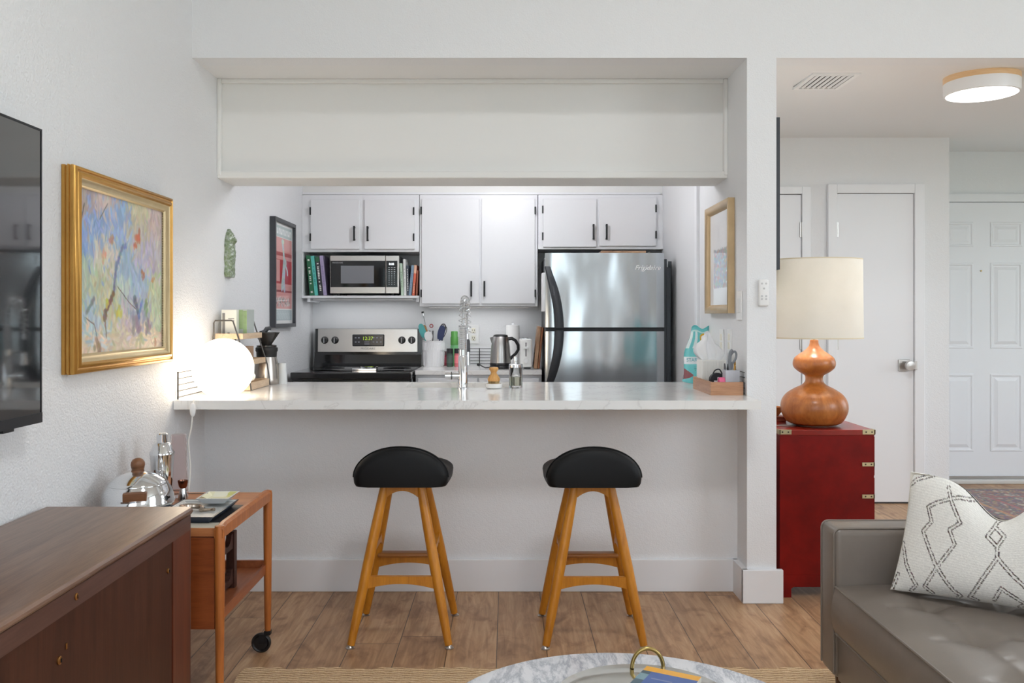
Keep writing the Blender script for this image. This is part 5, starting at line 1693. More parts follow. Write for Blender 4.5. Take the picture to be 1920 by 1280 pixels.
for (x, y, cst) in ((CX0, CY0, 0), (CX1, CY0, 0), (CX0, CY1, 1), (CX1, CY1, 1)):
    zb = 0.075 if cst else (0.017 if x > -0.92 else 0.0)
    lg = obj('leg', MB().lathe([(0.0105, zb), (0.0125, 0.12), (0.0155, 0.42), (0.0165, CZT - 0.01), (0.0145, CZT + 0.006), (0.0, CZT + 0.01)], (x, y, 0), 20), TEAKO, t, True)
    if cst:
        wh = obj('caster', MB().box(x - 0.012, x + 0.012, y - 0.012, y + 0.012, 0.066, 0.082, 0.002).box(x - 0.030, x - 0.004, y - 0.013, y - 0.010, 0.036, 0.07).box(x - 0.030, x - 0.004, y + 0.010, y + 0.013, 0.036, 0.07), BLACK_METAL, lg)
        tire = MB()
        tire.lathe([(0.010, -0.009), (0.024, -0.008), (0.025, -0.005), (0.031, -0.009), (0.036, -0.005), (0.036, 0.005), (0.031, 0.009), (0.025, 0.005), (0.024, 0.008), (0.010, 0.009)], (x - 0.024, y, 0.0365), 36, axis='y')
        # a hub merges into the tyre mesh
        tire.lathe([(0.0, -0.012), (0.009, -0.012), (0.009, 0.012), (0.0, 0.012)], (x - 0.024, y, 0.0365), 16, axis='y')
        obj('caster_wheel', tire, M('black_rubber', (24, 23, 24), 0.45), lg, True, 40)
obj('end_panel', MB().box(CX0 + 0.014, CX1 - 0.014, CY0 - 0.006, CY0 + 0.012, 0.283, CZT - 0.03, 0.001), WOOD('teak_panel', (116, 54, 22), (150, 78, 38), (0.8, 8, 8), 5, 0.38), t)
sh = MB().box(CX0 + 0.008, CX1 - 0.008, CY0 + 0.01, CY1, 0.306, 0.318)
sh.box(CX0 + 0.004, CX0 + 0.014, CY0 + 0.01, CY1, 0.296, 0.33).box(CX1 - 0.014, CX1 - 0.004, CY0 + 0.01, CY1, 0.296, 0.33).box(CX0 + 0.01, CX1 - 0.01, CY1 - 0.012, CY1, 0.296, 0.345)
obj('lower_shelf', sh, WOOD('teak_shelf', (120, 64, 36), (156, 92, 56), (8, 0.7, 8), 5, 0.4), t)
# wine rack standing on the lower shelf
DB = WOOD('dark_bottle_rack', (46, 26, 20), (72, 42, 34), (5, 5, 1), 6, 0.45)
t = thing('bottle_rack', 'dark wooden scalloped bottle rack on the lower shelf of the cart', 'bottle rack', (-1.1, 2.93, 0.318))
for xx in (-0.952, -1.25):
    for yy in (2.80, 3.045):
        obj('post', MB().box(xx - 0.014, xx + 0.014, yy - 0.014, yy + 0.014, 0.3185, 0.512), DB, t)
    for zz in (0.335, 0.455):
        out = [(2.814, zz)]
        out += [(3.031, zz), (3.031, zz + 0.05)]
        for c_ in (2.975, 2.87):
            out += [(c_ + 0.04 * math.cos(a), zz + 0.05 - 0.032 * math.sin(a)) for a in (PI * i / 10 for i in range(11))]
        out += [(2.814, zz + 0.05)]
        obj('scalloped_rail', MB().prism(out, 'x', xx - 0.009, xx + 0.009), DB, t)
for yy in (2.80, 3.045):
    obj('cross_bar', MB().box(-1.236, -0.966, yy - 0.008, yy + 0.008, 0.34, 0.365), DB, t)

# objects on the cart
dxx, dyy = -1.228, 2.93
CZS = CZT + 0.0016
t = thing('ice_bucket', 'round chrome ice bucket with wooden knob and handles on the cart', 'ice bucket', (dxx, dyy, CZS))
R = 0.116
prof = [(0.0, 0.0), (0.06, 0.0), (0.092, 0.010), (0.110, 0.026), (0.1135, 0.033), (0.1165, 0.036), (0.1165, 0.041), (0.114, 0.045), (0.1135, 0.058), (0.108, 0.078), (0.095, 0.098), (0.0, 0.098)]
obj('bowl', MB().lathe(prof, (dxx, dyy, CZS), 56), CHROME, t, True, 50)
obj('lid', MB().lathe([(0.0955, 0.0985), (0.0955, 0.1005), (0.084, 0.111), (0.066, 0.123), (0.043, 0.133), (0.02, 0.139), (0.0, 0.140)], (dxx, dyy, CZS), 56), CHROME, t, True, 50)
KW = WOOD('striped_knob_wood', (92, 56, 34), (140, 92, 58), (1, 1, 14), 8, 0.4)
kn = obj('knob', MB().lathe([(0.0, 0.1385), (0.0205, 0.139), (0.019, 0.146), (0.0205, 0.152), (0.0225, 0.161), (0.0215, 0.170), (0.016, 0.179), (0.008, 0.183), (0.0, 0.184)], (dxx, dyy, CZS), 32), KW, t, True, label='turned wooden knob')
for a in (-1.25, 1.9):
    c, s = math.cos(a), math.sin(a)
    R2 = Matrix.Rotation(a, 3, 'Z')
    obj('handle', MB().box(dxx + 0.113 * c - 0.013, dxx + 0.113 * c + 0.013, dyy + 0.113 * s - 0.036, dyy + 0.113 * s + 0.036, CZS + 0.062, CZS + 0.09, 0.003, rot=R2), KW, t, label='wooden block handle')
# shaker
hx_, hy_ = -1.214, 3.10
t = thing('cocktail_shaker', 'tall chrome cocktail shaker behind the ice bucket', 'shaker', (hx_, hy_, CZS))
obj('body', MB().lathe([(0.0, 0.0), (0.03, 0.0), (0.031, 0.004), (0.0405, 0.165), (0.041, 0.17), (0.0, 0.17)], (hx_, hy_, CZS), 40), CHROME, t, True)
obj('shoulder', MB().lathe([(0.0425, 0.17), (0.0425, 0.176), (0.036, 0.186), (0.032, 0.2), (0.026, 0.209), (0.02, 0.211), (0.0, 0.211)], (hx_, hy_, CZS), 40), CHROME, t, True)
obj('cap', MB().lathe([(0.018, 0.211), (0.0185, 0.236), (0.0185, 0.24), (0.015, 0.244), (0.0, 0.244)], (hx_, hy_, CZS), 32), CHROME, t, True)
# pink ribbed vase
vx_, vy_ = -1.195, 3.205
rings = []
for i in range(15):
    v = i / 14
    r = 0.034 - 0.008 * v
    rings.append([(vx_ + (r + 0.0008 * math.cos(18 * a)) * math.cos(a), vy_ + (r + 0.0008 * math.cos(18 * a)) * math.sin(a), CZS + v * 0.225) for a in (2 * PI * j / 108 for j in range(108))])
for i in range(14, 0, -1):
    v = i / 14
    r = 0.0318 - 0.008 * v
    rings.append([(vx_ + r * math.cos(a), vy_ + r * math.sin(a), CZS + 0.004 + v * 0.221) for a in (2 * PI * j / 108 for j in range(108))])
m = bpy.data.materials.new('pink_glass')
k = NT(m)
k.bsdf.inputs['Base Color'].default_value = (*srgb(254, 243, 242), 1)
k.bsdf.inputs['Transmission Weight'].default_value = 0.92
k.bsdf.inputs['Roughness'].default_value = 0.05
k.bsdf.inputs['IOR'].default_value = 1.06
tag(obj('glass_vase', MB().rings(rings), m, None, True, 60), 'tall pink ribbed glass vase right behind the chrome shaker', 'vase')
# jigger
jx_, jy_ = -1.155, 3.14
JC = M('jigger_steel', (206, 204, 202), 0.15, 1.0)
t = thing('jigger', 'small double ended steel jigger on the teak cart top', 'jigger', (jx_, jy_, CZS))
obj('large_cup', MB().lathe([(0.0, 0.0), (0.0185, 0.0), (0.0185, 0.002), (0.0095, 0.042), (0.0, 0.042)], (jx_, jy_, CZS), 32), JC, t, True)
obj('small_cup', MB().lathe([(0.0095, 0.042), (0.0145, 0.05), (0.0185, 0.07), (0.0175, 0.07), (0.0125, 0.05), (0.0, 0.047)], (jx_, jy_, CZS), 32), M('copper_cup', (120, 84, 70), 0.2, 1.0), t, True)


# rectangular dishes
def rect_dish(name, label, x0, x1, y0, y1, z, h, inside, edge):
    t = thing(name, label, 'dish', ((x0 + x1) / 2, (y0 + y1) / 2, z))
    o = [(x0 + 0.02, y0 + 0.02), (x1 - 0.02, y0 + 0.02), (x1 - 0.02, y1 - 0.02), (x0 + 0.02, y1 - 0.02)]
    r = [(x0, y0), (x1, y0), (x1, y1), (x0, y1)]
    i1 = [(x0 + 0.006, y0 + 0.006), (x1 - 0.006, y0 + 0.006), (x1 - 0.006, y1 - 0.006), (x0 + 0.006, y1 - 0.006)]
    i2 = [(x0 + 0.022, y0 + 0.022), (x1 - 0.022, y0 + 0.022), (x1 - 0.022, y1 - 0.022), (x0 + 0.022, y1 - 0.022)]
    obj('underside', MB().rings([[(x, y, z) for x, y in o], [(x, y, z + h) for x, y in r], [(x, y, z + h) for x, y in i1]], cap1=False), edge, t)
    return t, i1, i2


m = bpy.data.materials.new('striped_dish_glaze')
k = NT(m)
wv = k.n('ShaderNodeTexWave')
wv.inputs['Scale'].default_value = 26
wv.inputs['Distortion'].default_value = 0.6
wv.bands_direction = 'Y'
k.l(k.coords(), wv.inputs['Vector'])
k.l(k.ramp(wv.outputs['Fac'], [(0.0, srgb(168, 170, 172)), (0.4, srgb(216, 216, 212))]), k.bsdf.inputs['Base Color'])
k.bsdf.inputs['Roughness'].default_value = 0.25
t, i1, i2 = rect_dish('serving_dish', 'larger white striped rectangular dish with a dark blue edge on the cart', -1.12, -0.925, 2.775, 3.045, CZT + 0.0015, 0.022, None, M('navy_glaze', (44, 56, 76), 0.25))
obj('glazed_face', MB().rings([[(x, y, CZT + 0.0235) for x, y in i1], [(x, y, CZT + 0.013) for x, y in i2]], cap0=False), m, t)
t, i1, i2 = rect_dish('small_dish', 'small white dish with a yellow leaf pattern sitting on the striped dish', -1.045, -0.935, 2.955, 3.085, CZT + 0.024, 0.02, None, M('pale_glaze', (206, 210, 214), 0.25))
m = bpy.data.materials.new('leaf_glaze')
k = NT(m)
vo = k.n('ShaderNodeTexVoronoi')
vo.inputs['Scale'].default_value = 26
k.l(k.coords((1, 0.6, 1), (0, 0, 0.6)), vo.inputs['Vector'])
k.l(k.ramp(vo.outputs['Color'], [(0.2, srgb(230, 226, 196)), (0.42, srgb(206, 204, 128)), (0.55, srgb(238, 236, 226)), (0.75, srgb(150, 134, 96))]), k.bsdf.inputs['Base Color'])
k.bsdf.inputs['Roughness'].default_value = 0.2
obj('glazed_face', MB().rings([[(x, y, CZT + 0.044) for x, y in i1], [(x, y, CZT + 0.034) for x, y in i2]], cap0=False), m, t)
t = thing('bottle_opener', 'curled silver opener lying on the striped dish', 'bottle opener', (-1.0, 2.88, CZT + 0.0145))
cp = [(-1.03 + 0.028 * math.cos(a) * (1 + 0.1 * a), 2.89 + 0.03 * math.sin(a), CZT + 0.022 + 0.003 * a) for a in (0.4 * i for i in range(12))]
obj('coil', MB().tube(cp, [0.009] * 10 + [0.007, 0.004], 8), M('tarnished_silver', (170, 156, 142), 0.22, 1.0), t, True)
obj('tail', MB().tube([(-1.0, 2.895, CZT + 0.02), (-0.975, 2.90, CZT + 0.019), (-0.962, 2.895, CZT + 0.022)], [0.006, 0.004, 0.006], 8), M('tarnished_silver', (170, 156, 142), 0.22, 1.0), t, True)

# ------------------------------------------------------------------ bar stools
OAK = WOOD('honey_stool_wood', (166, 101, 18), (208, 138, 38), (6, 6, 0.8), 5, 0.38)
LEATH = M('black_leather', (9, 9, 11), 0.5, spec=0.25, bump=(260, 0.12, 0.001))


def make_stool(label, loc):
    t = thing('bar_stool', label, 'bar stool', loc, 'bar stools at the peninsula', local=True)
    ZT = 0.605
    fy0, fx0, tx_, ty_ = 0.183, 0.187, 0.068, 0.088
    at = lambda sx, sy, z: Vector((sx * (fx0 + (tx_ - fx0) * z / ZT), sy * (fy0 + (ty_ - fy0) * z / ZT), z))
    for sx in (-1, 1):
        for sy in (-1, 1):
            zs = [0.012, 0.12, 0.3, 0.45, 0.56, ZT]
            lg = obj('leg', MB().tube([at(sx, sy, z) for z in zs], [0.0145, 0.018, 0.0205, 0.0195, 0.0175, 0.0165], 16), OAK, t, True)
            p = at(sx, sy, 0)
            obj('glide', MB().lathe([(0.016, 0.0), (0.017, 0.003), (0.012, 0.006), (0.008, 0.014)], (p.x, p.y, 0), 16), STEEL, lg, True)

    def arched(sy, z0, z1, rise, thick, inset=0.0):
        """Cross rail between the two legs of one side: flat top, arched underside."""
        y = sy * (fy0 + (ty_ - fy0) * (z0 + z1) / 2 / ZT)
        w1 = fx0 + (tx_ - fx0) * z1 / ZT
        w0 = fx0 + (tx_ - fx0) * z0 / ZT
        pts = [(-w0, z0)] + [(-w0 + 0.012 + (2 * w0 - 0.024) * i / 16, z0 + rise * math.sin(PI * i / 16) ** 0.75) for i in range(1, 16)] + [(w0, z0), (w1, z1), (-w1, z1)]
        return MB().prism(pts, 'y', y - thick, y + thick)

    obj('apron', arched(-1, 0.545, 0.604, 0.033, 0.010), OAK, t)
    obj('apron', arched(1, 0.545, 0.604, 0.033, 0.010), OAK, t)
    obj('lower_rail', arched(-1, 0.212, 0.262, 0.022, 0.009), OAK, t)
    fr_ = obj('footrest', arched(1, 0.212, 0.26, 0.022, 0.010), OAK, t)
    yy = fy0 + (ty_ - fy0) * 0.25 / ZT
    wf = 0.127
    obj('foot_plank', MB().box(-wf, wf, yy - 0.034, yy + 0.02, 0.2605, 0.2785, 0.008, 3), WOOD('worn_stool_wood', (140, 84, 34), (176, 116, 56), (0.8, 6, 6), 5, 0.4), fr_, True)
    for sx in (-1, 1):
        # side rail with flared ends
        zc = 0.35
        x = sx * (fx0 + (tx_ - fx0) * zc / ZT)
        ye = fy0 + (ty_ - fy0) * zc / ZT
        pts = []
        for i in range(21):
            y = -ye + 2 * ye * i / 20
            e = (abs(y) / ye) ** 4
            pts.append((y, 0.013 + 0.03 * e))
        out = [(y, zc + h * 0.6) for y, h in pts] + [(y, zc - h) for y, h in reversed(pts)]
        obj('side_rail', MB().prism(out, 'x', x - 0.010, x + 0.010), OAK, t)
        # upper side apron
        x = sx * (fx0 + (tx_ - fx0) * 0.58 / ZT)
        ye = fy0 + (ty_ - fy0) * 0.58 / ZT
        pts = [(-ye, 0.545)] + [(-ye + 0.012 + (2 * ye - 0.024) * i / 12, 0.545 + 0.03 * math.sin(PI * i / 12) ** 0.75) for i in range(1, 12)] + [(ye, 0.545), (ye, 0.604), (-ye, 0.604)]
        obj('side_apron', MB().prism(pts, 'x', x - 0.009, x + 0.009), OAK, t)
    # upholstered scoop seat: half moon back that sweeps forward
    rings = []
    prof = [(-0.176, 0.112, 0.150), (-0.171, 0.134, 0.168), (-0.160, 0.146, 0.1775), (-0.148, 0.150, 0.181), (-0.130, 0.149, 0.183), (-0.10, 0.128, 0.185), (-0.06, 0.100, 0.187), (0.0, 0.082, 0.189), (0.06, 0.078, 0.188), (0.11, 0.080, 0.184), (0.145, 0.076, 0.176), (0.163, 0.066, 0.166), (0.17, 0.046, 0.152)]
    for (y, h, w) in prof:
        ring = []
        e = 2.1 if y < -0.08 else 2.6
        for i in range(33):
            a = PI * i / 32
            c, s = math.cos(a), math.sin(a)
            x = w * abs(c) ** (2 / e) * (1 if c > 0 else -1)
            z = 0.034 + (h - 0.034) * abs(s) ** (1.02 if y < -0.08 else 1.1)
            # scoop the middle of the front part
            if y > -0.09:
                z -= 0.012 * (1 - abs(c) ** 2) * 0.5
            ring.append((x, y, ZT + z))
        # rounded under edge
        ring += [(-w * 0.985, y, ZT + 0.012), (-w * 0.95, y, ZT + 0.002), (-w * 0.8, y, ZT), (0, y, ZT), (w * 0.8, y, ZT), (w * 0.95, y, ZT + 0.002), (w * 0.985, y, ZT + 0.012)]
        rings.append(ring)
    se = obj('seat', MB().rings(rings), LEATH, t, True, 60, label='black leather scooped seat')
    pp = []
    y, h, w = prof[3]
    for i in range(33):
        a = PI * i / 32
        c, s = math.cos(a), math.sin(a)
        pp.append((w * 1.003 * abs(c) ** (2 / 2.1) * (1 if c > 0 else -1), y, ZT + 0.034 + (h - 0.034) * abs(s) ** 1.02 + 0.0008))
    obj('piping', MB().tube(pp, 0.0028, 6), LEATH, se, True)
    return t


make_stool('left black leather bar stool with honey wood legs, nearer the cart', (-0.404, 3.507, 0))
s2 = copy_tree([o for o in COL.objects if o.name == 'bar_stool'][0])
s2.location = (0.333, 3.50, 0)
s2['label'] = 'right black leather bar stool with honey wood legs, nearer the sofa'

# ------------------------------------------------------------------ red chest, lamp, bowl
HX0, HX1, HY0, HY1, HZ = 1.219, 1.639, 3.922, 4.30, 0.747
REDL = M('red_lacquer', (112, 15, 10), 0.45, var=0.28, bump=(14, 0.06, 0.003), spec=0.2)
t = thing('red_chest', 'red lacquered campaign chest with brass corners beside the column', 'chest', ((HX0 + HX1) / 2, (HY0 + HY1) / 2, 0))
ch = MB().box(HX0, HX1, HY0 + 0.004, HY1, 0.10, 0.722)
obj('body', ch, REDL, t)
obj('top', MB().box(HX0 - 0.003, HX1 + 0.003, HY0, HY1 + 0.003, 0.722, HZ, 0.003), M('red_top', (128, 30, 20), 0.28, var=0.15), t)
pts = [(HX0, 0.0), (HX0 + 0.05, 0.0), (HX0 + 0.05, 0.04), (HX0 + 0.06, 0.047), (HX1 - 0.06, 0.047), (HX1 - 0.05, 0.04), (HX1 - 0.05, 0.0), (HX1, 0.0), (HX1, 0.10), (HX0, 0.10)]
obj('plinth', MB().prism(pts, 'y', HY0 + 0.001, HY0 + 0.02).box(HX0, HX0 + 0.02, HY0 + 0.02, HY1, 0.047, 0.10).box(HX1 - 0.02, HX1, HY0 + 0.02, HY1, 0.047, 0.10).box(HX0, HX0 + 0.05, HY1 - 0.02, HY1, 0, 0.1).box(HX1 - 0.05, HX1, HY1 - 0.02, HY1, 0, 0.1), REDL, t)
for zz in (0.11, 0.325, 0.535):
    d_ = obj('drawer', MB().box(HX1, HX1 + 0.010, HY0 + 0.02, HY1 - 0.02, zz + 0.005, zz + (0.205 if zz < 0.5 else 0.18), 0.002), REDL, t)
    obj('pull', MB().box(HX1 + 0.010, HX1 + 0.0125, 4.07, 4.16, zz + 0.08, zz + 0.13, 0.001), BRASS, d_)
BRP = M('pale_brass', (196, 184, 146), 0.32, 0.85)


def brass_plate(x0, x1, z0, z1, hug):
    b = obj('brass_corner', MB().box(x0, x1, HY0 - 0.0022, HY0 + 0.001, z0, z1, 0.0006).box(hug - 0.002, hug + 0.0045, HY0 - 0.0022, HY0 + 0.04, z0, z1, 0.0006), BRP, t, label='pale brass corner plate')
    xm, zm = (x0 + x1) / 2, (z0 + z1) / 2
    obj('screw', MB().lathe([(0.004, 0), (0.003, -0.0012), (0.0, -0.0014)], (xm - 0.013, HY0 - 0.002, zm), 10, axis='y').lathe([(0.004, 0), (0.003, -0.0012), (0.0, -0.0014)], (xm + 0.013, HY0 - 0.002, zm), 10, axis='y'), M('dark_screw', (70, 66, 58), 0.4, 0.8), b)


brass_plate(HX1 - 0.053, HX1 + 0.004, 0.727, 0.748, HX1)
brass_plate(HX0 - 0.004, HX0 + 0.05, 0.727, 0.748, HX0 - 0.003)
brass_plate(HX1 - 0.055, HX1 + 0.001, 0.585, 0.602, HX1 - 0.003)
brass_plate(HX1 - 0.055, HX1 + 0.001, 0.442, 0.459, HX1 - 0.003)

# table lamp
lx, ly = PX(1526.5, 4.09), 4.09
SL = 4.09 / 1650
t = thing('table_lamp', 'turned wooden double gourd table lamp with cream drum shade on the red chest', 'lamp', (lx, ly, HZ))
pr = [(42, 797), (42, 794), (50, 790), (58, 778), (61.5, 766), (60, 752), (52, 739), (38, 729), (24, 722), (17.5, 716), (16, 709), (18, 703), (28, 697), (37, 689), (39, 680), (36, 671), (28, 664), (18, 657), (11, 650), (8, 643), (7, 637), (0, 637)]
prof = [(r * SL * 0.985, max(0, (797 - y)) * SL) for r, y in pr]
LW = WOOD('turned_teak', (136, 74, 26), (182, 112, 52), (4, 4, 1.2), 6, 0.36, coat=0.2)
# refine profile
PP = smooth_pts([(r, 0, z) for r, z in prof], 4)
obj('base', MB().lathe([(0.0, 0.006)] + [(max(p.x, 0), p.z) for p in PP if p.z > 0.006], (lx, ly, HZ), 56), LW, t, True, 60)
obj('foot_ring', MB().lathe([(0.0, 0.0008), (0.086, 0.0008), (0.086, 0.007), (0.0, 0.007)], (lx, ly, HZ), 40), M('dark_teak', (98, 56, 28), 0.4), t)
zs0, zs1 = PZ(634, 4.09), PZ(487, 4.09)
m = bpy.data.materials.new('linen_shade')
k = NT(m)
vv = k.coords((1, 1, 1))
f1 = k.noise(vv, 7, 3, 0.5)
f2 = k.noise(k.coords((40, 40, 400)), 3, 2, 0.5)
colr = k.ramp(k.math('ADD', k.math('MULTIPLY', f1, 0.7), k.math('MULTIPLY', f2, 0.3)), [(0.3, srgb(234, 230, 220)), (0.7, srgb(242, 238, 230))])
k.l(colr, k.bsdf.inputs['Base Color'])
k.bsdf.inputs['Roughness'].default_value = 0.85
tr = k.n('ShaderNodeBsdfTranslucent')
k.l(colr, tr.inputs['Color'])
mx = k.n('ShaderNodeMixShader')
mx.inputs[0].default_value = 0.155
out = k.t.nodes['Material Output']
k.l(k.bsdf.outputs[0], mx.inputs[1])
k.l(tr.outputs[0], mx.inputs[2])
k.l(mx.outputs[0], out.inputs['Surface'])
obj('shade', MB().lathe([(86.5 * SL, zs0), (85 * SL, zs1), (84.6 * SL, zs1), (86.1 * SL, zs0)], (lx, ly, 0), 64, cap0=False, cap1=False), m, t, True, 60, label='cream linen drum shade')
obj('shade_trim', MB().lathe([(86.8 * SL, zs0), (86.8 * SL, zs0 + 0.006), (85.7 * SL, zs0 + 0.006), (85.7 * SL, zs0)], (lx, ly, 0), 64, cap0=False, cap1=False).lathe([(85.3 * SL, zs1 - 0.005), (85.3 * SL, zs1), (84.3 * SL, zs1), (84.3 * SL, zs1 - 0.005)], (lx, ly, 0), 64, cap0=False, cap1=False), M('shade_binding', (222, 210, 184), 0.8), t, True)
sp = MB().tube([(lx, ly, HZ + 160 * SL), (lx, ly, zs1 - 0.03)], 0.006, 10)
for i in range(3):
    a = 2 * PI * i / 3 + 0.3
    sp.tube([(lx, ly, zs1 - 0.03), (lx + 84 * SL * math.cos(a), ly + 84 * SL * math.sin(a), zs1 - 0.006)], 0.002, 6)
obj('harp', sp, BRASS, t, True)
obj('bulb', MB().sphere((lx, ly, 1.30), 0.028, 20, 14), M('lit_bulb', (255, 240, 214), 0.4, emit=((255, 225, 180), 4.0)), t, True)
cp = smooth_pts([(lx - 0.08, ly - 0.005, HZ + 0.004), (lx - 0.13, ly - 0.03, HZ + 0.004), (lx - 0.19, ly - 0.04, HZ + 0.004)], 5)
obj('cord', MB().tube(cp, 0.0025, 6), M('grey_cord', (150, 148, 140), 0.5), t, True)
# bowl on a small stack behind the lamp
t = thing('lacquer_box', 'flat reddish brown box on the chest, mostly hidden by the column', 'box', (1.28, 4.26, HZ))
obj('box', MB().box(1.223, 1.343, 4.222, 4.296, HZ + 0.0005, HZ + 0.018, 0.003), M('red_brown_box', (128, 62, 44), 0.35), t)
obj('lid', MB().box(1.221, 1.345, 4.22, 4.298, HZ + 0.018, HZ + 0.026, 0.003), M('red_brown_box', (128, 62, 44), 0.35), t)
tag(obj('wooden_bowl', MB().lathe([(0.0, 0.0), (0.025, 0.0), (0.04, 0.02), (0.044, 0.043), (0.041, 0.043), (0.036, 0.02), (0.0, 0.006)], (1.288, 4.255, HZ + 0.0265), 36), WOOD('bowl_teak', (150, 88, 40), (190, 124, 66), (1, 1, 5), 6), None, True), 'small wooden bowl beside the lamp base, half behind the column', 'bowl')

# ------------------------------------------------------------------ entry ceiling fixtures and rug
fx_, fy_ = 2.256, 4.18
t = thing('ceiling_light', 'round ceiling light with a wooden rim in the entry', 'ceiling light', (fx_, fy_, 2.392))
obj('wood_rim', MB().lathe([(0.0, 0.004), (0.166, 0.004), (0.166, -0.03), (0.0, -0.03)], (fx_, fy_, 2.392), 56), WOOD('maple_rim', (222, 180, 130), (240, 206, 162), (1, 1, 10), 4), t, True, 40, label='pale wooden rim')
obj('body', MB().lathe([(0.166, -0.03), (0.164, -0.085), (0.155, -0.087), (0.155, -0.08), (0.0, -0.08)], (fx_, fy_, 2.392), 56, cap0=False), WHITE_PLASTIC, t, True, 40)
obj('diffuser', MB().lathe([(0.0, -0.0815), (0.154, -0.0815), (0.154, -0.086), (0.0, -0.088)], (fx_, fy_, 2.392), 56), M('lit_diffuser_entry', (255, 252, 248), 0.5, emit=((255, 250, 245), 3.5)), t, True, 40)
# vent
t = thing('ceiling_vent', 'white slatted air vent in the entry ceiling', 'vent', (1.545, 4.255, 2.395))
zc_ = lambda y: 2.386 + (y - 3.98) / 1.92 * 0.062
mb = MB()
v0, v1, ya, yb = 1.43, 1.655, 4.11, 4.40
z0 = zc_(4.255) - 0.009
mb.box(v0, v1, ya, ya + 0.022, z0 - 0.003, z0 + 0.007).box(v0, v1, yb - 0.022, yb, z0 - 0.003, z0 + 0.010)
mb.box(v0, v0 + 0.022, ya + 0.022, yb - 0.022, z0 - 0.003, z0 + 0.007).box(v1 - 0.022, v1, ya + 0.022, yb - 0.022, z0 - 0.003, z0 + 0.007)
obj('frame', mb, WHITE_PLASTIC, t)
for i in range(7):
    x = v0 + 0.034 + i * 0.0255
    obj('slat', MB().box(x, x + 0.012, ya + 0.02, yb - 0.02, z0 + 0.0, z0 + 0.003, rot=Matrix.Rotation(0.6, 3, 'Y')), WHITE_PLASTIC, t)
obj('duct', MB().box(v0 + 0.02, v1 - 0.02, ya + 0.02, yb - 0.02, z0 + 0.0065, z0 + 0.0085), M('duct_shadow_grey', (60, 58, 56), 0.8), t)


# oriental rug by the front door
def rug_design(n, m_):
    A = np.full((n, m_, 3), (74, 52, 62.0))
    V, U = np.mgrid[0:n, 0:m_]
    v, u = V / (n - 1), U / (m_ - 1)
    pal = np.array([(120, 54, 48), (60, 50, 84), (150, 112, 72), (44, 40, 60), (132, 64, 44), (92, 66, 70), (168, 150, 128), (60, 72, 78)], float)
    s = np.sin(u * 61) + np.sin(v * 43 + 2 * np.sin(u * 23)) + np.sin((u + v) * 37) + 0.8 * np.sin(u * 130) * np.sin(v * 95)
    idx = np.clip(((s + 3.6) / 7.2 * 15).astype(int) % 8, 0, 7)
    A[:] = pal[idx]
    bd_ = np.minimum(np.minimum(u, 1 - u) * 1.6, np.minimum(v, 1 - v) * 1.9)
    A[(bd_ > 0.10) & (bd_ < 0.125)] = (166, 110, 62)
    A[(bd_ > 0.26) & (bd_ < 0.28)] = (150, 60, 56)
    A[bd_ < 0.02] = (70, 44, 44)
    A += RNG.normal(0, 14, A.shape)
    return A


RX0, RX1, RYa, RYb = 3.03, 4.75, 4.45, 6.34
t = thing('entry_rug', 'dark red and blue oriental rug in front of the white front door', 'rug', ((RX0 + RX1) / 2, 5.4, 0))
canvas_mesh('pile', rug_design(240, 220), lambda u, v: (RX0 + u * (RX1 - RX0), RYa + v * (RYb - RYa), 0.009), CANVAS('wool_rug', 0.95, (300, 0.4, 0.003), sheen=0.3), t)
obj('backing', MB().box(RX0, RX1, RYa, RYb, 0.0005, 0.0085), M('rug_backing', (96, 80, 66), 0.9), t)
fr_ = MB()
for i in range(170):
    x = RX0 + 0.004 + (RX1 - RX0 - 0.008) * i / 169
    fr_.box(x - 0.0025, x + 0.0025, RYb - 0.001, RYb + 0.03 + 0.006 * random.random(), 0.001, 0.005)
obj('fringe', fr_, M('cream_fringe', (190, 180, 160), 0.9), t)


# ------------------------------------------------------------------ jute rug, coffee table
def jute():
    m = bpy.data.materials.new('woven_jute')
    k = NT(m)
    v = k.coords((1, 1, 1))
    wv = k.n('ShaderNodeTexWave')
    wv.bands_direction = 'Y'
    wv.inputs['Scale'].default_value = 22
    wv.inputs['Distortion'].default_value = 1.6
    wv.inputs['Detail Scale'].default_value = 14
    k.l(v, wv.inputs['Vector'])
    n1 = k.noise(k.coords((1, 2.4, 1)), 70, 3, 0.6)
    f = k.math('ADD', k.math('MULTIPLY', wv.outputs['Fac'], 0.55), k.math('MULTIPLY', n1, 0.45))
    k.l(k.ramp(f, [(0.2, srgb(158, 122, 86)), (0.48, srgb(212, 176, 134)), (0.8, srgb(238, 212, 176))]), k.bsdf.inputs['Base Color'])
    k.bsdf.inputs['Roughness'].default_value = 0.95
    k.bump(f, 0.8, 0.006)
    return m


JUTE = jute()
n = 120
vsx = lambda u: -0.925 + u * 2.6
rug = MB()
def rug_pt(u, v):
    e = 0.006 * math.sin(u * 70) + 0.004 * math.sin(u * 171)
    y = -0.4 + v * (3.105 + 0.4) + (e if v > 0.98 else 0)
    z = 0.013 + 0.0018 * math.sin(u * 230) * math.sin(v * 300)
    return (vsx(u) + (0.005 * math.sin(v * 120) if u < 0.01 else 0), y, z)
rug.grid(rug_pt, 150, 160)
rug.box(-0.92, 1.67, -0.39, 3.098, 0.0005, 0.010)
tag(obj('jute_rug', rug, JUTE, None, True, 60), 'natural woven jute rug under the coffee table and sofa', 'rug')

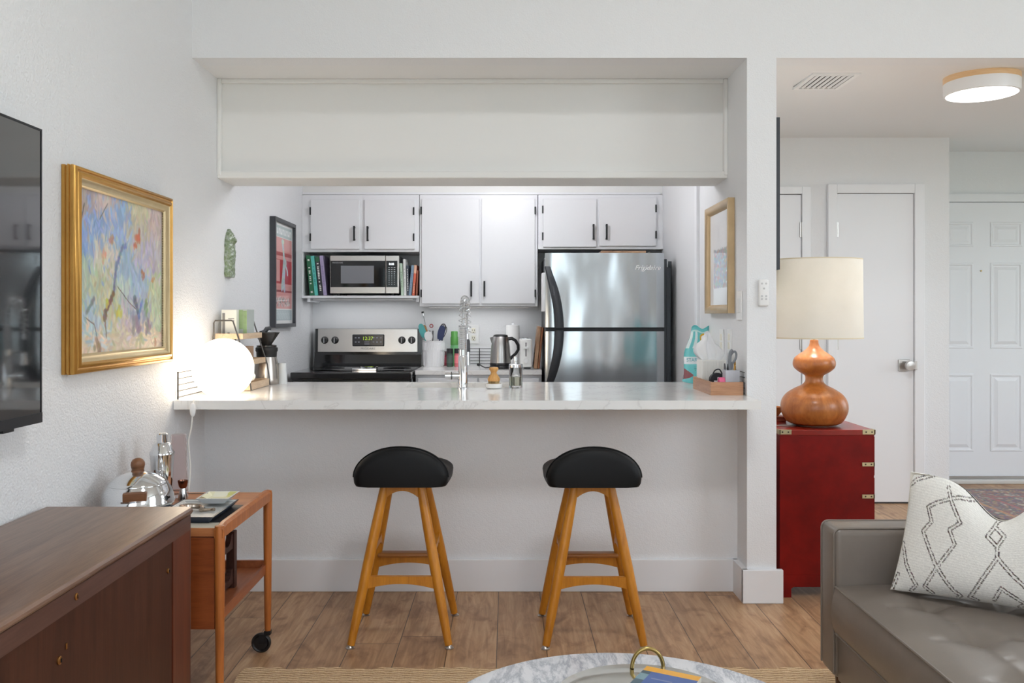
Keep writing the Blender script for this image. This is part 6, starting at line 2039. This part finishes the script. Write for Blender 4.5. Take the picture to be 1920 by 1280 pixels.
TCX, TCY, TR, TZT = 0.25, 1.77, 0.42, 0.42
t = thing('coffee_table', 'round white marble coffee table at the bottom of the picture', 'coffee table', (TCX, TCY, 0.015))
obj('tabletop', MB().lathe([(0.0, 0.398), (TR - 0.012, 0.398), (TR - 0.002, 0.404), (TR, 0.411), (TR - 0.003, 0.418), (TR - 0.008, 0.42), (0.0, 0.42)], (TCX, TCY, 0), 96), marble(), t, True, 30)
obj('pedestal', MB().lathe([(0.0, 0.0155), (0.24, 0.0155), (0.24, 0.022), (0.1, 0.05), (0.04, 0.12), (0.035, 0.28), (0.08, 0.38), (0.12, 0.398), (0.0, 0.398)], (TCX, TCY, 0), 48), M('white_pedestal', (232, 232, 230), 0.3), t, True)
# silver tray with ring handles
KX, KY_, KR = 0.295, 1.875, 0.197
t = thing('round_tray', 'round silver tray with brass ring handles on the marble table', 'tray', (KX, KY_, TZT))
obj('plate', MB().lathe([(0.0, 0.001), (KR - 0.03, 0.001), (KR - 0.008, 0.008), (KR, 0.013), (KR, 0.016), (KR - 0.01, 0.012), (KR - 0.03, 0.005), (0.0, 0.005)], (KX, KY_, TZT), 80), M('hammered_silver', (216, 216, 214), 0.1, 1.0, bump=(40, 0.08, 0.002)), t, True, 50)
for s in (1, -1):
    yy = KY_ + s * (KR - 0.012)
    pts = [(KX + 0.035 + 0.0365 * math.cos(a), yy, TZT + 0.012 + 0.045 * math.sin(a)) for a in (PI * i / 20 for i in range(21))]
    obj('handle', MB().tube(pts, 0.0048, 12), M('aged_gold', (168, 146, 92), 0.32, 0.95), t, True, label='brass ring handle')


def magazine():
    H, W = 110, 72
    A = np.full((H, W, 3), (72, 98, 156.0))
    V, U = np.mgrid[0:H, 0:W]
    v, u = V / (H - 1), U / (W - 1)
    A[v < 0.15] = (226, 166, 62)
    A[(u < 0.16) & (v > 0.15)] = (70, 92, 104)
    A[(u < 0.16) & (v > 0.25) & (v < 0.45)] = (120, 150, 160)
    A[(u > 0.25) & (u < 0.62) & (v > 0.34) & (v < 0.37)] = (130, 140, 170)
    for (a, b, r1, r2) in ((0.7, 0.62, 0.3, 0.16), (0.82, 0.4, 0.1, 0.08), (0.62, 0.75, 0.2, 0.2)):
        A[((u - a) / r1) ** 2 + ((v - b) / r2) ** 2 < 1] = (226, 230, 236)
    A[((u - 0.7) / 0.06) ** 2 + ((v - 0.47) / 0.05) ** 2 < 1] = (72, 98, 156)
    return A


t = thing('booklet', 'small blue booklet with an orange top band lying on the silver tray', 'book', (0.33, 1.93, TZT + 0.018))
c0 = Vector((PX(1213, 2.03), 2.03, 0))
ud = Vector((0.112, -0.062, 0))
vd = Vector((-0.062, -0.112, 0)).normalized() * 0.17
zb = TZT + 0.017
q4 = [c0, c0 + ud, c0 + ud + vd, c0 + vd]
obj('pages', MB().rings([[(p.x, p.y, zb) for p in q4], [(p.x, p.y, zb + 0.010) for p in q4]]), M('book_pages', (235, 230, 218), 0.8), t)
canvas_mesh('cover', magazine(), lambda u, v: tuple(c0 + ud * u + vd * (1 - v) + Vector((0, 0, zb + 0.011))), CANVAS('glossy_cover', 0.3), t)

# ------------------------------------------------------------------ sofa and pillow
LEA = M('grey_brown_leather', (116, 107, 99), 0.36, var=0.07, bump=(180, 0.12, 0.0012))
t = thing('leather_sofa', 'taupe leather sofa with a tufted seat on the right', 'sofa', (1.4, 1.75, 0))
AX = 0.982


def arm(y0, y1, z0, z1):
    return MB().box(AX, 1.86, y0, y1, z0, z1, 0.022, 4)


obj('arm', arm(2.635, 2.757, 0.165, 0.618), LEA, t, True, 50)
obj('arm', arm(0.60, 0.722, 0.165, 0.618), LEA, t, True, 50)
for yy in (2.637, 2.755, 0.602, 0.720):
    s_ = 1 if yy in (2.755, 0.720) else -1
    yp = yy - s_ * 0.0075
    pz = [(AX + 0.0015, yp, 0.18), (AX + 0.0015, yp, 0.594)] + [(AX + 0.022 - 0.0205 * math.cos(a), yp, 0.596 + 0.0205 * math.sin(a)) for a in (PI / 2 * i / 6 for i in range(7))] + [(1.84, yp, 0.6165)]
    obj('arm_piping', MB().tube(pz, 0.0036, 6), LEA, t, True)
obj('base_rail', MB().box(AX + 0.008, 1.86, 0.722, 2.635, 0.165, 0.30, 0.006), LEA, t, True)
obj('back', MB().box(1.68, 1.87, 0.60, 2.757, 0.165, 0.80, 0.03, 4), LEA, t, True, 50)
for (x, y) in ((1.03, 0.66), (1.03, 2.70), (1.82, 0.66), (1.82, 2.70)):
    obj('leg', MB().lathe([(0.014, 0.016), (0.022, 0.17)], (x, y, 0), 16), WOOD('dark_sofa_leg', (60, 36, 24), (86, 54, 38), (6, 6, 1), 5), t, True)
# tufted seat cushion
QX0, QX1, QY0_, QY1_ = 0.984, 1.68, 0.724, 2.633
tufts = [(1.16 + 0.2 * i, 2.42 - 0.25 * j) for i in range(3) for j in range(8)]


def seat_z(x, y):
    u = (x - QX0) / (QX1 - QX0)
    e = min(x - QX0, 0.2) / 0.2
    ey = min(y - QY0_, QY1_ - y, 0.12) / 0.12
    z = 0.444 + 0.018 * (1 - (1 - e) ** 3) * (0.4 + 0.6 * ey)
    for (tx, ty) in tufts:
        dx, dy = x - tx, y - ty
        d2 = dx * dx + dy * dy
        z -= 0.019 * math.exp(-d2 / 0.0022)
        # soft folds linking the buttons
        if abs(dx) < 0.11:
            z -= 0.005 * math.exp(-(dy / 0.016) ** 2) * (1 - abs(dx) / 0.11 * 0.4)
        if abs(dy) < 0.13:
            z -= 0.005 * math.exp(-(dx / 0.016) ** 2) * (1 - abs(dy) / 0.13 * 0.4)
    return z


sm = MB()
NX, NY = 90, 190
def seat_pt(u, v):
    x = QX0 + u * (QX1 - QX0)
    y = QY0_ + v * (QY1_ - QY0_)
    return (x, y, seat_z(x, y))
sm.grid(seat_pt, NX, NY)
# bulging front face and the cushion's ends
def front_pt(u, v):
    y = QY0_ + u * (QY1_ - QY0_)
    z = 0.306 + v * (seat_z(QX0, y) - 0.306)
    return (QX0 - 0.016 * math.sin(PI * min(1, v * 1.0)) ** 0.8 * (1 - 0.35 * v) - (0.0 if v > 0.02 else 0.0), y, z)
sm.grid(front_pt, NY, 14)
for yy in (QY0_, QY1_):
    sm.poly([(QX0, yy, 0.306), (QX1, yy, 0.306), (QX1, yy, seat_z(QX1, yy)), (QX0, yy, seat_z(QX0, yy))])
sm.poly([(QX0, QY0_, 0.306), (QX1, QY0_, 0.306), (QX1, QY1_, 0.306), (QX0, QY1_, 0.306)])
bmesh.ops.remove_doubles(sm.bm, verts=sm.bm.verts, dist=1e-5)
cu = obj('seat_cushion', sm, LEA, t, True, 50)
pip = MB().tube([(QX0 - 0.001, QY0_ + 0.004 + (QY1_ - QY0_ - 0.008) * i / 40, seat_z(QX0, QY0_ + (QY1_ - QY0_) * i / 40) + 0.001) for i in range(41)], 0.0038, 6)
pip.tube([(QX0 - 0.001, QY0_ + 0.004, 0.307), (QX0 - 0.001, QY1_ - 0.004, 0.307)], 0.0038, 6)
obj('piping', pip, LEA, cu, True)
for (tx, ty) in tufts:
    obj('button', MB().sphere((tx, ty, seat_z(tx, ty) + 0.001), 0.009, 12, 8, (1, 1, 0.45)), LEA, cu, True)


# patterned pillow
def px2ab(X, Y):
    px, py = 1640 + X / 4.268, 860 + Y / 4.268
    b = 0.15
    for _ in range(12):
        a = (px - 1655 - 45 * b / 0.35) / 265 * 0.36
        b = (1102 + 46 * (a / 0.36) - py) / (600 + 250 * a)
    return a, b


LINES = [[(215, 300), (300, 250), (460, 210)], [(410, 430), (500, 395), (620, 365), (700, 350), (830, 365)],
         [(610, 285), (640, 390), (705, 530), (605, 580), (645, 680), (475, 850), (365, 1000), (430, 1060)],
         [(410, 430), (440, 530), (355, 600), (470, 830), (600, 1020), (655, 1080), (630, 1100)],
         [(150, 700), (200, 840), (295, 990), (245, 1035)], [(125, 915), (80, 1020)],
         [(1195, 430), (1010, 525), (990, 560)], [(990, 560), (1065, 630), (1000, 705), (925, 630), (990, 560)], [(997, 705), (990, 780)],
         [(990, 780), (860, 920), (725, 1090), (780, 1120)], [(990, 780), (1090, 900), (1195, 1015)], [(915, 1110), (990, 1005), (1150, 1140), (1090, 1180)],
         [(250, 150), (320, 140)]]
LAB = [[px2ab(*p) for p in l] for l in LINES]
PW, PH = 0.60, 0.325
# continue the pattern on the unseen right part
LAB += [[(0.47, 0.02), (0.53, 0.12), (0.49, 0.2), (0.56, 0.3)], [(0.42, 0.16), (0.5, 0.24), (0.44, 0.31)], [(0.56, 0.04), (0.6, 0.14)]]
pil = thing('throw_pillow', 'cream pillow with dark brown dashed diamond lines on the sofa', 'pillow', (1.105, 2.535, 0.4655), local=True)
pil.rotation_euler = (0, 0, -0.62)
NU, NV = 250, 150


def pil_pt(u, v, s):
    a, b = 2 * u - 1, 2 * v - 1
    ex = max(0, 1 - abs(a) ** 3.2)
    ez = max(0, 1 - abs(b) ** 3.0)
    th = 0.078 * (ex ** 0.62) * (ez ** 0.62)
    x = PW / 2 + a * PW / 2 * (1 - 0.035 * (1 - b * b)) + 0.03 * v * max(0, -a)
    z = PH * v
    z += -0.010 * (1 - a * a) * (1 if v > 0.5 else -1) * abs(b) ** 3
    chop = math.exp(-((a + 0.10) / 0.30) ** 2)
    z -= 0.095 * chop * v ** 2.2
    th *= 1 - 0.25 * chop * v
    lean = 0.125 * (z / PH)
    y = lean - s * th + (0.012 * math.sin(a * 5) * v if s > 0 else 0)
    return (x, y, max(z, 0.002))


def seg_dist(Pa, Pb, X, Y):
    ax, ay = Pa
    bx_, by_ = Pb
    dx, dy = bx_ - ax, by_ - ay
    t_ = np.clip(((X - ax) * dx + (Y - ay) * dy) / (dx * dx + dy * dy + 1e-12), 0, 1)
    return np.hypot(X - ax - t_ * dx, Y - ay - t_ * dy)


U, V = np.meshgrid(np.linspace(0, 1, NU), np.linspace(1, 0, NV))
A2 = U * PW
B2 = V * PH * 1.0
chop = np.exp(-(((2 * U - 1) + 0.10) / 0.30) ** 2)
B2 = B2 - 0.095 * chop * V ** 2.2
D = np.full(U.shape, 9.0)
for l in LAB:
    for a, b in zip(l, l[1:]):
        D = np.minimum(D, seg_dist(a, b, A2, B2))
cols = np.full((NV, NU, 3), (224, 222, 216.0))
cols += (6 * np.sin(np.arange(NV) * 1.9))[:, None, None] + RNG.normal(0, 5, (NV, NU, 1))
mask = (D > 0.0024) & (D < 0.0058) & (RNG.random(U.shape) < 0.78)
cols[mask] = np.array((74, 60, 54)) + RNG.normal(0, 14, (int(mask.sum()), 3))
WOOL = CANVAS('woven_pillow_wool', 0.95, (160, 0.5, 0.003), sheen=0.2)
canvas_mesh('front_cover', cols, lambda u, v: pil_pt(u, v, 1), WOOL, pil, smooth=True)
canvas_mesh('back_cover', np.full((60, 100, 3), (206, 200, 188.0)), lambda u, v: pil_pt(u, v, -1), WOOL, pil, smooth=True, label='plain beige back cover')

bpy.context.view_layer.update()
